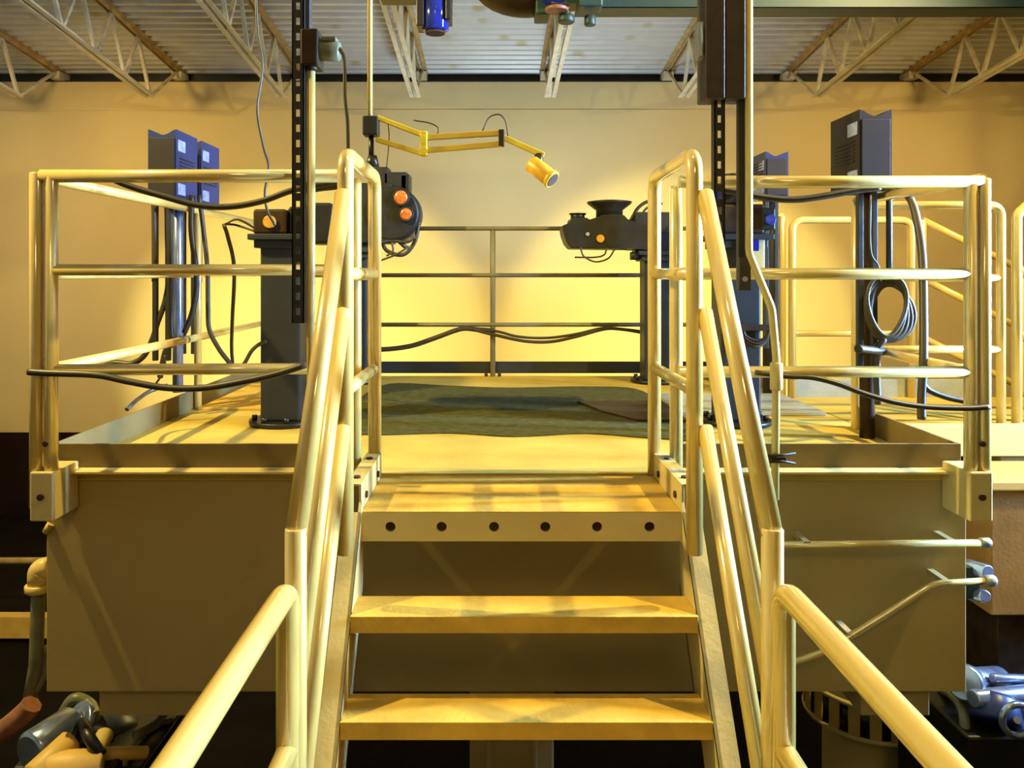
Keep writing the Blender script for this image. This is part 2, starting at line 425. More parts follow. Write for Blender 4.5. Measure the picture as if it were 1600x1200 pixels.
g = thing('guardrail', 'cream pipe guardrail along the front of the platform, left of the stairs', 'guardrail', (-1.62, RY, EYE - 0.9), 'platform guardrails')
post(g, -1.623, RY, EYE - 0.86, Z_TOP); post(g, -0.515, RY + 0.05, EYE - 0.75, Z_TOP)
for z, n in ((Z_TOP, 'top_rail'), (Z_MID + 0.015, 'middle_rail'), (Z_LOW + 0.007, 'bottom_rail')):
    rail_run(g, n, (-1.66 if z == Z_TOP else -1.623, RY, z), (-0.515, RY + (0.05 if z != Z_TOP else 0.0), z), R if z == Z_TOP else R * 0.86)
socket(g, -1.64, RY)
g = thing('guardrail', 'cream pipe guardrail along the front of the platform, right of the stairs', 'guardrail', (1.757, RY, EYE - 0.9), 'platform guardrails')
post(g, 1.757, RY, EYE - 0.86, Z_TOP - 0.03); post(g, 0.685, RY + 0.05, EYE - 0.75, Z_TOP - 0.03)
for z, n in ((Z_TOP - 0.022, 'top_rail'), (Z_MID, 'middle_rail'), (Z_LOW, 'bottom_rail')):
    rail_run(g, n, (0.685, RY, z), (1.80 if n == 'top_rail' else 1.757, RY, z), R * 0.95 if n == 'top_rail' else R * 0.86)
socket(g, 1.775, RY)

g = thing('guardrail', 'cream pipe guardrail running back along the left side of the platform', 'guardrail', (-1.677, RY, EYE - 0.9), 'platform guardrails')
XS = -1.677
post(g, XS, RY, EYE - 0.86, Z_TOP + 0.012)
for y in (4.55, 6.0): post(g, XS + 0.0, y, ZD, Z_TOP, r=R * 0.85)
for z, n in ((Z_TOP, 'top_rail'), (Z_MID, 'middle_rail'), (Z_LOW, 'bottom_rail')): rail_run(g, n, (XS, RY, z), (XS, 6.0, z), R * 0.86)
g = thing('guardrail', 'cream pipe guardrail on the right side, between the front corner and the bridge', 'guardrail', (1.804, RY, EYE - 0.9), 'platform guardrails')
XS2 = 1.804
post(g, XS2, RY, EYE - 0.90, Z_TOP - 0.01); post(g, XS2, 3.97, ZD, Z_TOP)
for z, n in ((Z_TOP, 'top_rail'), (Z_MID, 'middle_rail'), (Z_LOW, 'bottom_rail')): rail_run(g, n, (XS2, RY, z - 0.01), (XS2, 3.97, z), R * 0.86)
g = thing('guardrail', 'short cream guardrail on the right side beyond the bridge', 'guardrail', (XS2, 5.0, ZD), 'platform guardrails')
post(g, XS2, 5.0, ZD, Z_TOP); post(g, XS2, 6.0, ZD, Z_TOP)
for z, n in ((Z_TOP, 'top_rail'), (Z_MID, 'middle_rail'), (Z_LOW, 'bottom_rail')): rail_run(g, n, (XS2, 5.0, z), (XS2, 6.0, z), R * 0.86)
g = thing('guardrail', 'thin pipe guardrail across the back of the platform before the bright wall', 'guardrail', (0, 6.0, ZD), 'platform guardrails')
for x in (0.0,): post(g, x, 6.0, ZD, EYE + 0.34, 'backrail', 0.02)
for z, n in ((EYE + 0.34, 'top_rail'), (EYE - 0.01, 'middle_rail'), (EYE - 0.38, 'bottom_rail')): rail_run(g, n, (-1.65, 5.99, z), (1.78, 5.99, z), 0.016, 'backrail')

# ------------------------------------------------------------------ stairs
SXL, SXR = -0.425, 0.612
st = thing('staircase', 'steep cream metal stairs in the centre, climbing to the platform', 'stairs', (0.09, 2.3, ZW))
def znose(y): return EYE - 0.77 - (2.59 - y) * 1.34
# landing tread with the row of holes
lp = build(MB().bb(SXL, SXR, 2.60, YF - 0.04, ZD - 0.02, ZD - 0.004, 0.002), 'landing_plate', 'tread', st)
m = MB()
hx = [(x - VX) * 2.588 / F for x in (610, 690, 772, 852, 933, 1015)]
zf0, zf1 = EYE - 0.865, ZD - 0.004
zc_ = (zf0 + zf1) / 2; h = 0.017
xs = SXL
# nosing face cut around each hole
def face_with_holes(mb, x0, x1, z0, z1, y0, y1, cx, cz, hr):
    prev = x0
    bm = mb.bm
    for i, c0 in enumerate(cx):
        nx = x1 if i == len(cx) - 1 else (cx[i] + cx[i + 1]) / 2
        N = 16
        inner = [(c0 + hr * math.cos(2 * PI * k / N + PI / N), cz + hr * math.sin(2 * PI * k / N + PI / N)) for k in range(N)]
        def outer(a):
            dx, dz = math.cos(a), math.sin(a)
            tx = ((nx - c0) if dx > 0 else (prev - c0)) / dx if abs(dx) > 1e-6 else 1e9
            tz = ((z1 - cz) if dz > 0 else (z0 - cz)) / dz if abs(dz) > 1e-6 else 1e9
            t = min(tx, tz); return (c0 + dx * t, cz + dz * t)
        # corner exact angles are approximated by inserting corners
        angs = sorted([2 * PI * k / N + PI / N for k in range(N)] + [math.atan2(z - cz, x - c0) % (2 * PI) for x in (prev, nx) for z in (z0, z1)])
        for yy in (y0,):
            ov = [bm.verts.new((outer(a)[0], yy, outer(a)[1])) for a in angs]
            iv = [bm.verts.new((c0 + hr * math.cos(a), yy, cz + hr * math.sin(a))) for a in angs]
            ib = [bm.verts.new((c0 + hr * math.cos(a), y1, cz + hr * math.sin(a))) for a in angs]
            n = len(angs)
            for k in range(n):
                k2 = (k + 1) % n
                bm.faces.new([ov[k], ov[k2], iv[k2], iv[k]]); bm.faces.new([iv[k], iv[k2], ib[k2], ib[k]])
        prev = nx
face_with_holes(m, SXL, SXR, zf0, zf1, 2.588, 2.60, hx, zc_, 0.0165)
build(m, 'nosing', 'cream', lp, 'front plate with six round holes')
m = MB()
for c0 in hx: m.bb(c0 - 0.03, c0 + 0.03, 2.625, 2.63, zc_ - 0.03, zc_ + 0.03)
build(m, 'backing_plate', 'hole', lp)
k = 0
for y_, z_, dp in ((2.385, 1.02, 0.15), (2.225, 1.245, 0.15), (2.05, 1.49, 0.15)):
    tr = build(MB().bb(SXL, SXR, y_, y_ + dp, EYE - z_ - 0.01, EYE - z_, 0.002), 'tread', 'tread', st)
    mm = MB(); mm.bb(SXL, SXR, y_ - 0.004, y_ + 0.004, EYE - z_ - 0.05, EYE - z_, 0.002); mm.bb(SXL, SXR, y_ + dp - 0.004, y_ + dp, EYE - z_ - 0.05, EYE - z_ - 0.01); build(mm, 'lip', 'tread', tr)
def slope_prism(x0, x1, ya, yb, off0, off1):
    """bar following the stair slope between x0..x1; off = distance measured vertically from the nosing line"""
    mb = MB()
    o = [(x0, ya, znose(ya) + off0), (x0, yb, znose(yb) + off0), (x0, yb, znose(yb) + off1), (x0, ya, znose(ya) + off1)]
    mb.prism(o, (x1 - x0, 0, 0)); return mb
for sx, s in ((SXL, -1), (SXR, 1)):
    # web, front flange, back flange
    mb = slope_prism(sx, sx + s * 0.010, 1.91, 2.62, 0.015, -0.30)
    sg = build(mb, 'stringer', 'cream', st)
    mb = slope_prism(sx, sx + s * 0.058, 1.91, 2.58, 0.015, -0.005)
    build(mb, 'front_flange', 'cream', sg)
    mb = slope_prism(sx, sx + s * 0.058, 1.97, 2.62, -0.28, -0.30)
    build(mb, 'rear_flange', 'cream', sg)
    # landing frame below/at the side: toe plate
    mb = MB(); mb.bb(sx + s * 0.001, sx + s * 0.011, 2.60, YF - 0.04, ZD - 0.11, ZD + 0.085, 0.002)
    mb.bb(sx + s * 0.011, sx + s * 0.055, 2.60, YF - 0.04, ZD + 0.078, ZD + 0.085)
    tp = build(mb, 'toe_plate', 'cream', st)
    mb = MB()
    for yy in (2.68, 2.95): mb.cyl((sx + s * 0.03, yy, ZD + 0.085), (sx + s * 0.03, yy, ZD + 0.092), 0.012, 10); mb.cyl((sx - s * 0.0, yy, ZD + 0.03), (sx - s * 0.006, yy, ZD + 0.03), 0.012, 10)
    build(mb, 'bolt', 'hole', tp)

XRL, XRR = -0.458, 0.650
for X, side in ((XRL, 'left'), (XRR, 'right')):
    s = -1 if X < 0 else 1
    Xl = X + (0.005 if X < 0 else -0.03)
    lr = thing('landing_rail', 'looped cream pipe rail beside the top landing, %s side of the stairs' % side, 'railing', (Xl, 2.46, ZD), 'loop rails of the top landing')
    loop = fillet([(Xl, 2.46, EYE - 0.86), (Xl, 2.46, EYE + 0.37), (Xl, 3.07, EYE + 0.37), (Xl, 3.07, ZD + 0.0)], 0.07)
    build(MB().tube(loop, 0.0255, 18), 'loop', 'rail', lr)
    for z, n in ((Z_MID, 'middle_rail'), (Z_LOW, 'bottom_rail')): build(MB().tube([(Xl, 2.46, z), (Xl, 3.07, z)], R * 0.86), n, 'rail', lr)
    # stair handrail: three sloping pipes down to a newel
    hr = thing('stair_handrail', 'three sloping cream pipes of the stair handrail, %s side' % side, 'handrail', (X, 1.86, ZW), 'stair handrails')
    sl = 1.45; yn = 1.86; zt = EYE + 0.25
    def line(z0, ya=2.44, r=R, nm='top_rail'):
        p = [(X + s * 0.0, ya, z0 - (2.46 - ya) * sl), (X, yn, z0 - (2.46 - yn) * sl)]
        build(MB().tube(p, r, 18), nm, 'rail', hr)
    line(EYE + 0.26, 2.45, 0.026); line(EYE - 0.10, 2.45, R * 0.93, 'middle_rail'); line(EYE - 0.455, 2.45, R * 0.93, 'bottom_rail')
    build(MB().cyl((X, yn, ZW), (X, yn, EYE + 0.26 - (2.46 - yn) * sl + 0.02), 0.0255, 18, ch=0.003), 'newel_post', 'rail', hr)
    build(MB().cyl((X, yn, ZW + 0.0), (X, yn, ZW + 0.012), 0.05, 18), 'base_plate', 'cream', hr)
    # level rails of the lower walkway toward the viewer
    wr = thing('walkway_rail', 'thick cream pipe rail coming toward the viewer at the bottom, %s side' % side, 'railing', (X, 1.0, ZW), 'rails of the lower walkway')
    y1 = 1.79
    build(MB().tube(fillet([(X, y1, ZW), (X, y1, EYE - 0.705), (X, -1.0, EYE - 0.705), (X, -1.0, ZW)], 0.06), 0.0265, 20), 'top_rail', 'rail', wr)
    build(MB().tube([(X, y1, EYE - 1.065), (X, -1.0, EYE - 1.065)], R, 18), 'middle_rail', 'rail', wr)
    build(MB().tube([(X, y1, EYE - 1.42), (X, -1.0, EYE - 1.42)], R, 18), 'bottom_rail', 'rail', wr)
wk = thing('lower_walkway', 'tan steel walkway at the foot of the stairs', 'walkway', (0.09, 0.4, 0))
build(MB().bb(-0.62, 0.80, -1.6, 1.90, ZW - 0.05, ZW, 0.003), 'walkway_plate', 'deck', wk)
for x in (-0.55, 0.73):
    for y in (-1.4, 1.8): build(MB().bb(x - 0.04, x + 0.04, y - 0.04, y + 0.04, 0, ZW - 0.05), 'leg', 'tank', wk)

# ------------------------------------------------------------------ bridge and side stairs to the right
BX = 2.60; BN, BF = 4.03, 4.97
br = thing('side_bridge', 'short cream bridge leaving the platform on its right side', 'bridge', (2.2, 4.5, 0))
build(MB().bb(XR + 0.015, 2.95, BN - 0.02, BF + 0.02, ZD - 0.03, ZD, 0.003), 'bridge_plate', 'deck', br)
m = MB(); m.bb(XR + 0.015, 4.2, BN - 0.05, BN - 0.02, ZD - 0.14, ZD + 0.02, 0.003); build(m, 'side_channel', 'cream', br)
m = MB(); m.bb(XR + 0.015, 2.95, BF + 0.02, BF + 0.05, ZD - 0.14, ZD + 0.11, 0.003); build(m, 'side_channel', 'plate', br)
build(MB().bb(2.55, 2.75, BN - 0.01, BN + 0.15, 0, ZD - 0.031, 0.005), 'support_leg', 'cream', br)
build(MB().bb(2.55, 2.75, BF - 0.15, BF, 0, ZD - 0.031, 0.005), 'support_leg', 'cream', br)
# upper landing beyond the bridge keeps the near channel supported
build(MB().bb(2.955, 4.2, BN - 0.02, BF + 0.02, ZD - 0.03, ZD, 0.003), 'landing_plate', 'deck', br)
build(MB().bb(4.0, 4.15, BN + 0.2, BN + 0.35, 0, ZD - 0.031, 0.005), 'support_leg', 'cream', br)
br2 = thing('bridge_rail', 'cream pipe rail on the near side of the right hand bridge', 'railing', (BX, BN, ZD), 'rails of the side bridge')
build(MB().tube(fillet([(XS2 + 0.03, BN, EYE + 0.345), (2.56, BN, EYE + 0.345), (2.56, BN, ZD)], 0.06), R * 0.9), 'top_rail', 'rail', br2)
build(MB().tube([(XS2 + 0.03, BN, EYE - 0.02), (2.56, BN, EYE - 0.02)], R * 0.8), 'middle_rail', 'rail', br2)
build(MB().tube([(XS2 + 0.03, BN, EYE - 0.38), (2.56, BN, EYE - 0.38)], R * 0.8), 'bottom_rail', 'rail', br2)
br3 = thing('bridge_rail', 'cream pipe rail on the far side of the right hand bridge', 'railing', (2.2, BF, ZD), 'rails of the side bridge')
build(MB().tube(fillet([(1.86, BF, ZD), (1.86, BF, EYE + 0.335), (BX, BF, EYE + 0.335), (BX, BF, ZD)], 0.07), R * 0.95), 'top_rail', 'rail', br3)
build(MB().tube([(1.86, BF, EYE - 0.37), (BX, BF, EYE - 0.37)], R * 0.8), 'bottom_rail', 'rail', br3)
s3 = thing('sloping_rail', 'cream pipe rails sloping down beyond the far corner of the bridge', 'railing', (2.75, BF + 0.04, ZD), 'sloping rails at the right edge')
def sloped(par, x0, y0, z0, n, L=1.2, r=R * 0.9): build(MB().tube([(x0, y0, z0), (x0 + L, y0, z0 - L * 0.5)], r), n, 'rail', par)
post(s3, 2.70, BF + 0.06, ZD, EYE + 0.34)
for z, n in ((EYE + 0.34, 'top_rail'), (EYE - 0.03, 'middle_rail'), (EYE - 0.40, 'bottom_rail')): sloped(s3, 2.70, BF + 0.06, z, n, 0.62)
post(s3, 3.32, BF + 0.06, ZD - 0.0, EYE + 0.05)
s4 = thing('sloping_rail', 'cream pipe post and sloping rails at the right edge of the photo', 'railing', (2.65, BN, ZD), 'sloping rails at the right edge')
build(MB().tube(fillet([(2.64, BN, ZD), (2.64, BN, EYE + 0.30), (2.72, BN, EYE + 0.37), (3.2, BN, EYE + 0.16)], 0.05), R), 'top_rail', 'rail', s4)
sloped(s4, 2.64, BN, EYE + 0.02, 'middle_rail', 0.56); sloped(s4, 2.64, BN, EYE - 0.30, 'bottom_rail', 0.56)
post(s4, 3.2, BN, ZD, EYE + 0.18)

# ------------------------------------------------------------------ pedestals
def pedestal(label, x, y, zt):
    t = thing('pedestal', label, 'pedestal', (x, y, ZD), 'dark grey posts carrying the projector heads')
    sh = build(MB().bb(x - 0.10, x + 0.10, y - 0.10, y + 0.10, ZD + 0.024, zt - 0.03, 0.012), 'column', 'grey', t)
    build(MB().cyl((x, y, ZD + 0.002), (x, y, ZD + 0.026), 0.18, 32, ch=0.004), 'base_flange', 'black', t)
    for a in range(8):
        an = a * PI / 4 + 0.3
        build(MB().cyl((x + 0.15 * math.cos(an), y + 0.15 * math.sin(an), ZD + 0.024), (x + 0.15 * math.cos(an), y + 0.15 * math.sin(an), ZD + 0.05), 0.014, 6), 'bolt', 'black', t)
    mm = MB(); mm.bb(x - 0.15, x + 0.15, y - 0.15, y + 0.15, zt - 0.03, zt, 0.005); mm.bb(x - 0.125, x + 0.125, y - 0.125, y + 0.125, zt - 0.07, zt - 0.03, 0.005)
    build(mm, 'top_plate', 'grey', t)
    return t
PZ = EYE + 0.20
pedestal('dark grey pedestal at the near left of the deck behind the left guardrail', -1.07, 4.12, PZ)
pedestal('dark grey pedestal at the near right of the deck behind the stair handrail', 1.25, 4.12, PZ)
pedestal('dark grey pedestal at the far left, hidden behind the left loop rail', -0.98, 5.68, PZ - 0.02)
pedestal('dark grey pedestal at the far right of the deck, under the flat projector head', 1.16, 5.68, EYE + 0.16)

# ------------------------------------------------------------------ projector heads
LOOPS = []
def bolt_ring(mb, c, r, n, axis='Y', rr=0.006):
    for k in range(n):
        a = 2 * PI * k / n; mb.cyl((c[0] + r * math.cos(a), c[1] - 0.004, c[2] + r * math.sin(a)), (c[0] + r * math.cos(a), c[1] + 0.01, c[2] + r * math.sin(a)), rr, 8)
# near left
h1 = thing('projector_head', 'low dark brown projector head on the near left pedestal', 'projector', (-1.07, 4.1, PZ), 'dark projector heads')
build(MB().bb(-1.20, -1.035, 4.0, 4.22, PZ, PZ + 0.125, 0.012), 'housing', 'hbrown', h1)
build(MB().bb(-1.035, -0.93, 4.04, 4.20, PZ, PZ + 0.14, 0.01), 'coupling', 'black', h1)
build(MB().bb(-0.93, -0.80, 3.98, 4.22, PZ - 0.05, PZ + 0.155, 0.014), 'motor_housing', 'housing', h1)
m = MB(); m.cyl((-1.115, 3.985, PZ + 0.06), (-1.115, 4.01, PZ + 0.06), 0.032, 24, ch=0.003); build(m, 'lens', 'amber', h1)
m = MB(); m.tube(spline([P(352, 350, 4.1), P(372, 343, 4.1), P(405, 360, 4.1), P(415, 358, 4.1)]), 0.006, 8); build(m, 'wire', 'cable', h1); m = MB(); m.tube(spline([P(352, 350, 4.1), P(370, 352, 4.12), P(400, 362, 4.1)]), 0.006, 8); build(m, 'wire', 'cable', h1)
# far left, round with two orange lenses
D5 = 5.55
def pc(x, y, D=D5): return P(x, y, D)
h2 = thing('projector_head', 'round dark projector head with two orange lenses left of centre', 'projector', pc(600, 385), 'dark projector heads')
c2 = pc(612, 333)
m = MB(); m.cyl((c2.x, D5, c2.z), (c2.x, D5 + 0.26, c2.z), 0.195, 40, ch=0.02); hb = build(m, 'drum', 'housing', h2)
m = MB(); m.bb(pc(545, 0).x, pc(612, 0).x, D5 + 0.01, D5 + 0.28, pc(0, 380).z, pc(0, 285).z, 0.015)
m.bb(pc(598, 0).x, pc(636, 0).x, D5 + 0.02, D5 + 0.24, pc(0, 300).z, pc(0, 268).z, 0.012); m.bb(pc(575, 0).x, pc(606, 0).x, D5 + 0.02, D5 + 0.2, pc(0, 290).z, pc(0, 260).z, 0.01)
build(m, 'housing', 'housing', h2)
m = MB(); m.bb(pc(625, 0).x, pc(640, 0).x, D5 + 0.02, D5 + 0.16, pc(0, 300).z, pc(0, 272).z, 0.008); build(m, 'focus_knob', 'black', h2)
for (x, y, r_) in ((627, 309, 0.050), (635, 335, 0.043)):
    c3 = pc(x, y)
    ri = build(MB().cyl((c3.x, D5 - 0.035, c3.z), (c3.x, D5 + 0.01, c3.z), r_ + 0.012, 28, ch=0.004), 'lens_ring', 'housing', h2)
    build(MB().sphere((c3.x, D5 - 0.034, c3.z), r_ * 0.95, (1, 0.28, 1), 20), 'lens', 'lens', ri)
m = MB()
m = MB(); LOOPS.append((m, h2)); m.tube(spline(pts(D5 + 0.05, (655, 345), (648, 378), (630, 398), (605, 392), (596, 375))), 0.014, 8)
m = MB(); LOOPS.append((m, h2)); m.tube(spline(pts(D5 + 0.02, (590, 380), (612, 376), (636, 378), (648, 370))), 0.012, 8)
m = MB(); LOOPS.append((m, h2)); m.tube(spline(pts(D5, (592, 408), (618, 398), (640, 385))), 0.007, 8); m = MB(); LOOPS.append((m, h2)); m.tube(spline(pts(D5, (612, 378), (614, 392), (604, 400))), 0.007, 8)
m = MB(); LOOPS.append((m, h2)); m.tube(pts(D5 + 0.04, (618, 372), (636, 388)), 0.016, 8)
for q_, h_ in LOOPS: build(q_, 'cable_loop', 'cable', h_)
LOOPS = []
m = MB(); m.bb(-1.0, pc(560, 0).x + 0.1, 5.6, 5.76, PZ - 0.02, PZ + 0.06, 0.006); build(m, 'bracket', 'grey', h2)
# far right, flat head seen from the side
D6 = 5.55
h3 = thing('projector_head', 'flat dark projector head with a flared hood right of centre', 'projector', P(960, 390, D6), 'dark projector heads')
out = [(879, 352), (893, 348), (893, 340), (918, 340), (922, 345), (940, 336), (958, 334), (976, 336), (983, 346), (1000, 352), (1030, 354), (1034, 388), (1015, 392), (985, 387), (950, 389), (893, 388), (886, 380), (881, 366)]
m = MB(); m.prism([P(x, y, D6) for x, y in out], (0, 0.30, 0)); bmesh.ops.bevel(m.bm, geom=m.bm.edges[:], offset=0.008, segments=2, profile=0.5, affect='EDGES')
build(m, 'housing', 'housing', h3)
m = MB(); cx = P(957, 335, D6)
pr = [(0.095, -0.02), (0.095, 0.04), (0.155, 0.085), (0.16, 0.10), (0.10, 0.108)]
cen = Vector((cx.x, D6 + 0.15, cx.z))
m.tube([cen + Vector((0, 0, z)) for r_, z in pr], 1, 28, True, [r_ for r_, z in pr]); build(m, 'flared_hood', 'housing', h3)
m = MB(); c4 = P(905, 342, D6); m.cyl((c4.x, D6 + 0.1, c4.z), (c4.x, D6 + 0.1, c4.z + 0.045), 0.05, 20, ch=0.004); m.cyl((c4.x, D6 + 0.1, c4.z + 0.036), (c4.x, D6 + 0.1, c4.z + 0.046), 0.06, 20); build(m, 'knob', 'black', h3)
for x, y, r_, mm_ in ((938, 373, 0.028, 'amber'), (918, 366, 0.014, 'plate')):
    c5 = P(x, y, D6); build(MB().cyl((c5.x, D6 - 0.012, c5.z), (c5.x, D6 + 0.01, c5.z), r_, 20, ch=0.003), 'indicator', mm_, h3)
m = MB()
m = MB(); LOOPS.append((m, h3)); m.tube(spline(pts(D6 - 0.01, (907, 386), (912, 400), (930, 409), (950, 404), (960, 390))), 0.006, 8)
m = MB(); LOOPS.append((m, h3)); m.tube(spline(pts(D6 - 0.01, (898, 402), (930, 402), (944, 398), (948, 388))), 0.006, 8)
m = MB(); LOOPS.append((m, h3)); m.tube(spline(pts(D6 + 0.1, (985, 345), (997, 325), (1012, 315), (1030, 314))), 0.012, 8)
m = MB(); LOOPS.append((m, h3)); m.tube(spline(pts(D6 + 0.1, (1000, 350), (1006, 330), (1020, 320), (1035, 318))), 0.008, 8)
m = MB(); LOOPS.append((m, h3)); m.tube(spline(pts(D6 + 0.1, (975, 352), (990, 343), (1000, 354), (985, 360))), 0.009, 8)
for q_, h_ in LOOPS: build(q_, 'cable_loop', 'cable', h_)
LOOPS = []
m = MB(); m.cyl(P(985, 400, D6 + 0.05), P(1000, 400, D6 + 0.05), 0.028, 16); m.bb(P(995, 0, D6).x, P(1065, 0, D6).x, D6 + 0.06, D6 + 0.2, P(0, 395, D6).z, P(0, 330, D6).z, 0.01); build(m, 'bracket', 'grey', h3)
# near right
h4 = thing('projector_head', 'brown projector head with blue glass on the near right pedestal', 'projector', (1.25, 4.1, PZ), 'dark projector heads')
build(MB().bb(1.12, 1.36, 4.0, 4.22, PZ, PZ + 0.15, 0.012), 'housing', 'hbrown', h4)
m = MB(); m.bb(1.08, 1.30, 4.02, 4.2, PZ + 0.15, PZ + 0.23, 0.01); m.cyl((1.2, 4.0, PZ + 0.22), (1.2, 4.0, PZ + 0.30), 0.04, 20, ch=0.003); build(m, 'upper_housing', 'black', h4)
m = MB(); m.cyl((1.30, 3.97, PZ + 0.20), (1.30, 4.03, PZ + 0.20), 0.04, 20, ch=0.003); build(m, 'white_cap', 'plate', h4)
m = MB(); m.cyl((1.38, 3.97, PZ + 0.07), (1.38, 4.02, PZ + 0.07), 0.028, 20, ch=0.004); build(m, 'blue_glass', 'bluelens', h4); m = MB(); m.cyl((1.115, 3.98, PZ + 0.20), (1.115, 4.03, PZ + 0.20), 0.03, 20, ch=0.004); build(m, 'blue_glass', 'bluelens', h4)
m = MB(); m.bb(1.345, 1.41, 3.99, 4.12, PZ + 0.02, PZ + 0.13, 0.006); build(m, 'side_housing', 'black', h4)
solo(MB().bb(P(1175, 0, 4.0).x, P(1194, 0, 4.0).x, 3.985, 4.10, P(0, 420, 4.0).z, P(0, 366, 4.0).z, 0.006), 'junction_box', 'cream', 'small cream box with blue switch beside the near right projector', 'box')
solo(MB().bb(P(1176, 0, 3.98).x, P(1186, 0, 3.98).x, 3.974, 3.986, P(0, 392, 3.98).z, P(0, 372, 3.98).z, 0.004), 'rocker_switch', 'bluelens', 'blue switch on the small cream box', 'switch')

# ------------------------------------------------------------------ cabinets on the side rails
def cabinet(label, x0, x1, y0, dep, side, zt=EYE + 0.76, hgt=0.37, body='navy'):
    """side = +1 when the lit flank is the right one, -1 when the left one"""
    t = thing('electronics_cabinet', label, 'cabinet', ((x0 + x1) / 2, y0, zt - hgt), 'tall dark cabinets above the side guardrails')
    # body with a scooped top front edge
    zb_ = zt - hgt; wdt = x1 - x0
    outl = [(x0, zb_), (x1, zb_), (x1, zt)]
    n = 8
    for k in range(n + 1):
        u = k / n; xx = x1 - wdt * (0.12 + 0.76 * u); dz = -0.024 * math.sin(PI * u); outl.append((xx, zt - 0.006 + dz))
    outl.append((x0, zt))
    mm = MB(); mm.prism([(x, y0, z) for x, z in outl], (0, dep, 0)); bd = build(mm, 'body', body, t)
    mm = MB(); xa, xb = x0 + 0.008, x1 - 0.008
    mm.bb(xa, xb, y0 - 0.006, y0, zb_ + 0.012, zt - 0.045, 0.002); build(mm, 'front_panel', 'cabfront', t)
    xo = x1 if side > 0 else x0
    for k, (a, b2) in enumerate(((0.02, 0.12), (0.15, 0.27))):
        if k == 0:
            for za, zb2 in ((zt - 0.11, zt - 0.05), (zb_ + 0.03, zb_ + 0.09)): build(MB().bb(xo - 0.003, xo + 0.003, y0 + a, y0 + b2, za, zb2, 0.001), 'vent_panel', 'vent', t)
    mm = MB()
    for k in range(6): mm.bb(xo - 0.004, xo + 0.004, y0 + 0.05, y0 + dep - 0.05, zb_ + 0.13 + k * 0.018, zb_ + 0.137 + k * 0.018)
    build(mm, 'louvre', 'cabfront', t)
    mm = MB()
    for xx in (x0 + 0.02, x1 - 0.06):
        mm = MB(); mm.bb(xx - 0.012, xx + 0.012, y0 + 0.03, y0 + 0.06, Z_LOW - 0.1, zb_, 0.003); build(mm, 'mounting_strut', 'grey', t)
    return t
cabinet('front cabinet of the pair above the left guardrail, dark grey with blue flank', -1.81, -1.662, 4.20, 0.30, 1)
cabinet('rear cabinet of the pair above the left guardrail, blue flank', -1.80, -1.662, 4.56, 0.30, 1)
cabinet('large dark cabinet above the right guardrail near the front', 1.66, 1.805, 3.62, 0.31, -1, EYE + 0.745, 0.36, 'cabfront')
cabinet('smaller looking blue and black cabinet, farther back above the bridge opening', 1.67, 1.81, 4.90, 0.30, -1, EYE + 0.75, 0.28)
# posts for cabinets
def pole(label, x, y, z0, z1, r, m_): solo(MB().cyl((x, y, z0), (x, y, z1), r, 14, ch=0.002), 'mounting_pole', m_, label, 'pole', 'poles under the cabinets')
q = P(278, 0, 4.45); pole('thick blue grey pole under the left pair of cabinets', q.x - 0.0, 4.45, ZC, EYE + 0.39, 0.028, 'steel')
q = P(308, 0, 4.7); pole('dark pole under the rear left cabinet', q.x, 4.70, Z_MID - 0.05, EYE + 0.39, 0.03, 'navy')
q = P(1355, 0, 3.75); pole('thick dark brown pole under the large right cabinet', q.x, 3.75, ZD, EYE + 0.385, 0.034, 'hbrown')
q = P(1386, 0, 3.7); pole('thin black pole ending at the middle rail under the large right cabinet', q.x, 3.68, EYE - 0.04, EYE + 0.385, 0.014, 'black')
q = P(1212, 0, 4.95); pole('dark pole under the far right cabinet', q.x, 5.05, ZD, EYE + 0.47, 0.045, 'cabfront')

# ------------------------------------------------------------------ yellow balanced arm
YA = 3.35
ar = thing('balanced_arm_lamp', 'yellow jointed arm with small orange lamp head on a thin pole', 'lamp', P(578, 184, YA))
qx = P(578, 0, YA).x
build(MB().cyl((qx, YA, P(0, 184, YA).z), (qx, YA, zroof(YA) - 0.02), 0.011, 10), 'hanging_rod', 'conduit', ar)
build(MB().bb(P(568, 0, YA).x, P(592, 0, YA).x, YA - 0.035, YA + 0.035, P(0, 213, YA).z, P(0, 183, YA).z, 0.006), 'clamp_block', 'black', ar)
m = MB(); m.cyl((P(580, 0, YA).x, YA, P(0, 250, YA).z), (P(580, 0, YA).x, YA, P(0, 212, YA).z), 0.011, 10)
m.cyl(P(582, 262, YA), P(582, 243, YA), 0.03, 16, r2=0.018); build(m, 'pivot_post', 'black', ar)
def flat(mb, a, c, w=0.02, d=0.02):
    a, c = Vector(a), Vector(c); q_ = (c - a).to_track_quat('Y', 'Z').to_matrix(); mb.box((a + c) / 2, (d, (c - a).length, w), q_, 0.002)
m = MB(); flat(m, P(590, 184, YA), P(668, 214, YA), 0.019, 0.03); flat(m, P(588, 218, YA), P(666, 242, YA), 0.019, 0.03)
build(m, 'rear_arm', 'yellow', ar)
m = MB(); m.bb(P(657, 0, YA).x, P(668, 0, YA).x, YA - 0.025, YA + 0.025, P(0, 244, YA).z, P(0, 206, YA).z, 0.004); m.cyl(P(660, 218, YA - 0.03), P(660, 218, YA + 0.03), 0.016, 14); m.cyl(P(662, 236, YA - 0.03), P(662, 236, YA + 0.03), 0.016, 14)
build(m, 'elbow_joint', 'yellow', ar)
m = MB(); flat(m, P(666, 215, YA), P(784, 208, YA), 0.022, 0.03); flat(m, P(666, 235, YA), P(784, 225, YA), 0.022, 0.03); build(m, 'front_arm', 'ochre', ar, 'ochre yellow front arm')
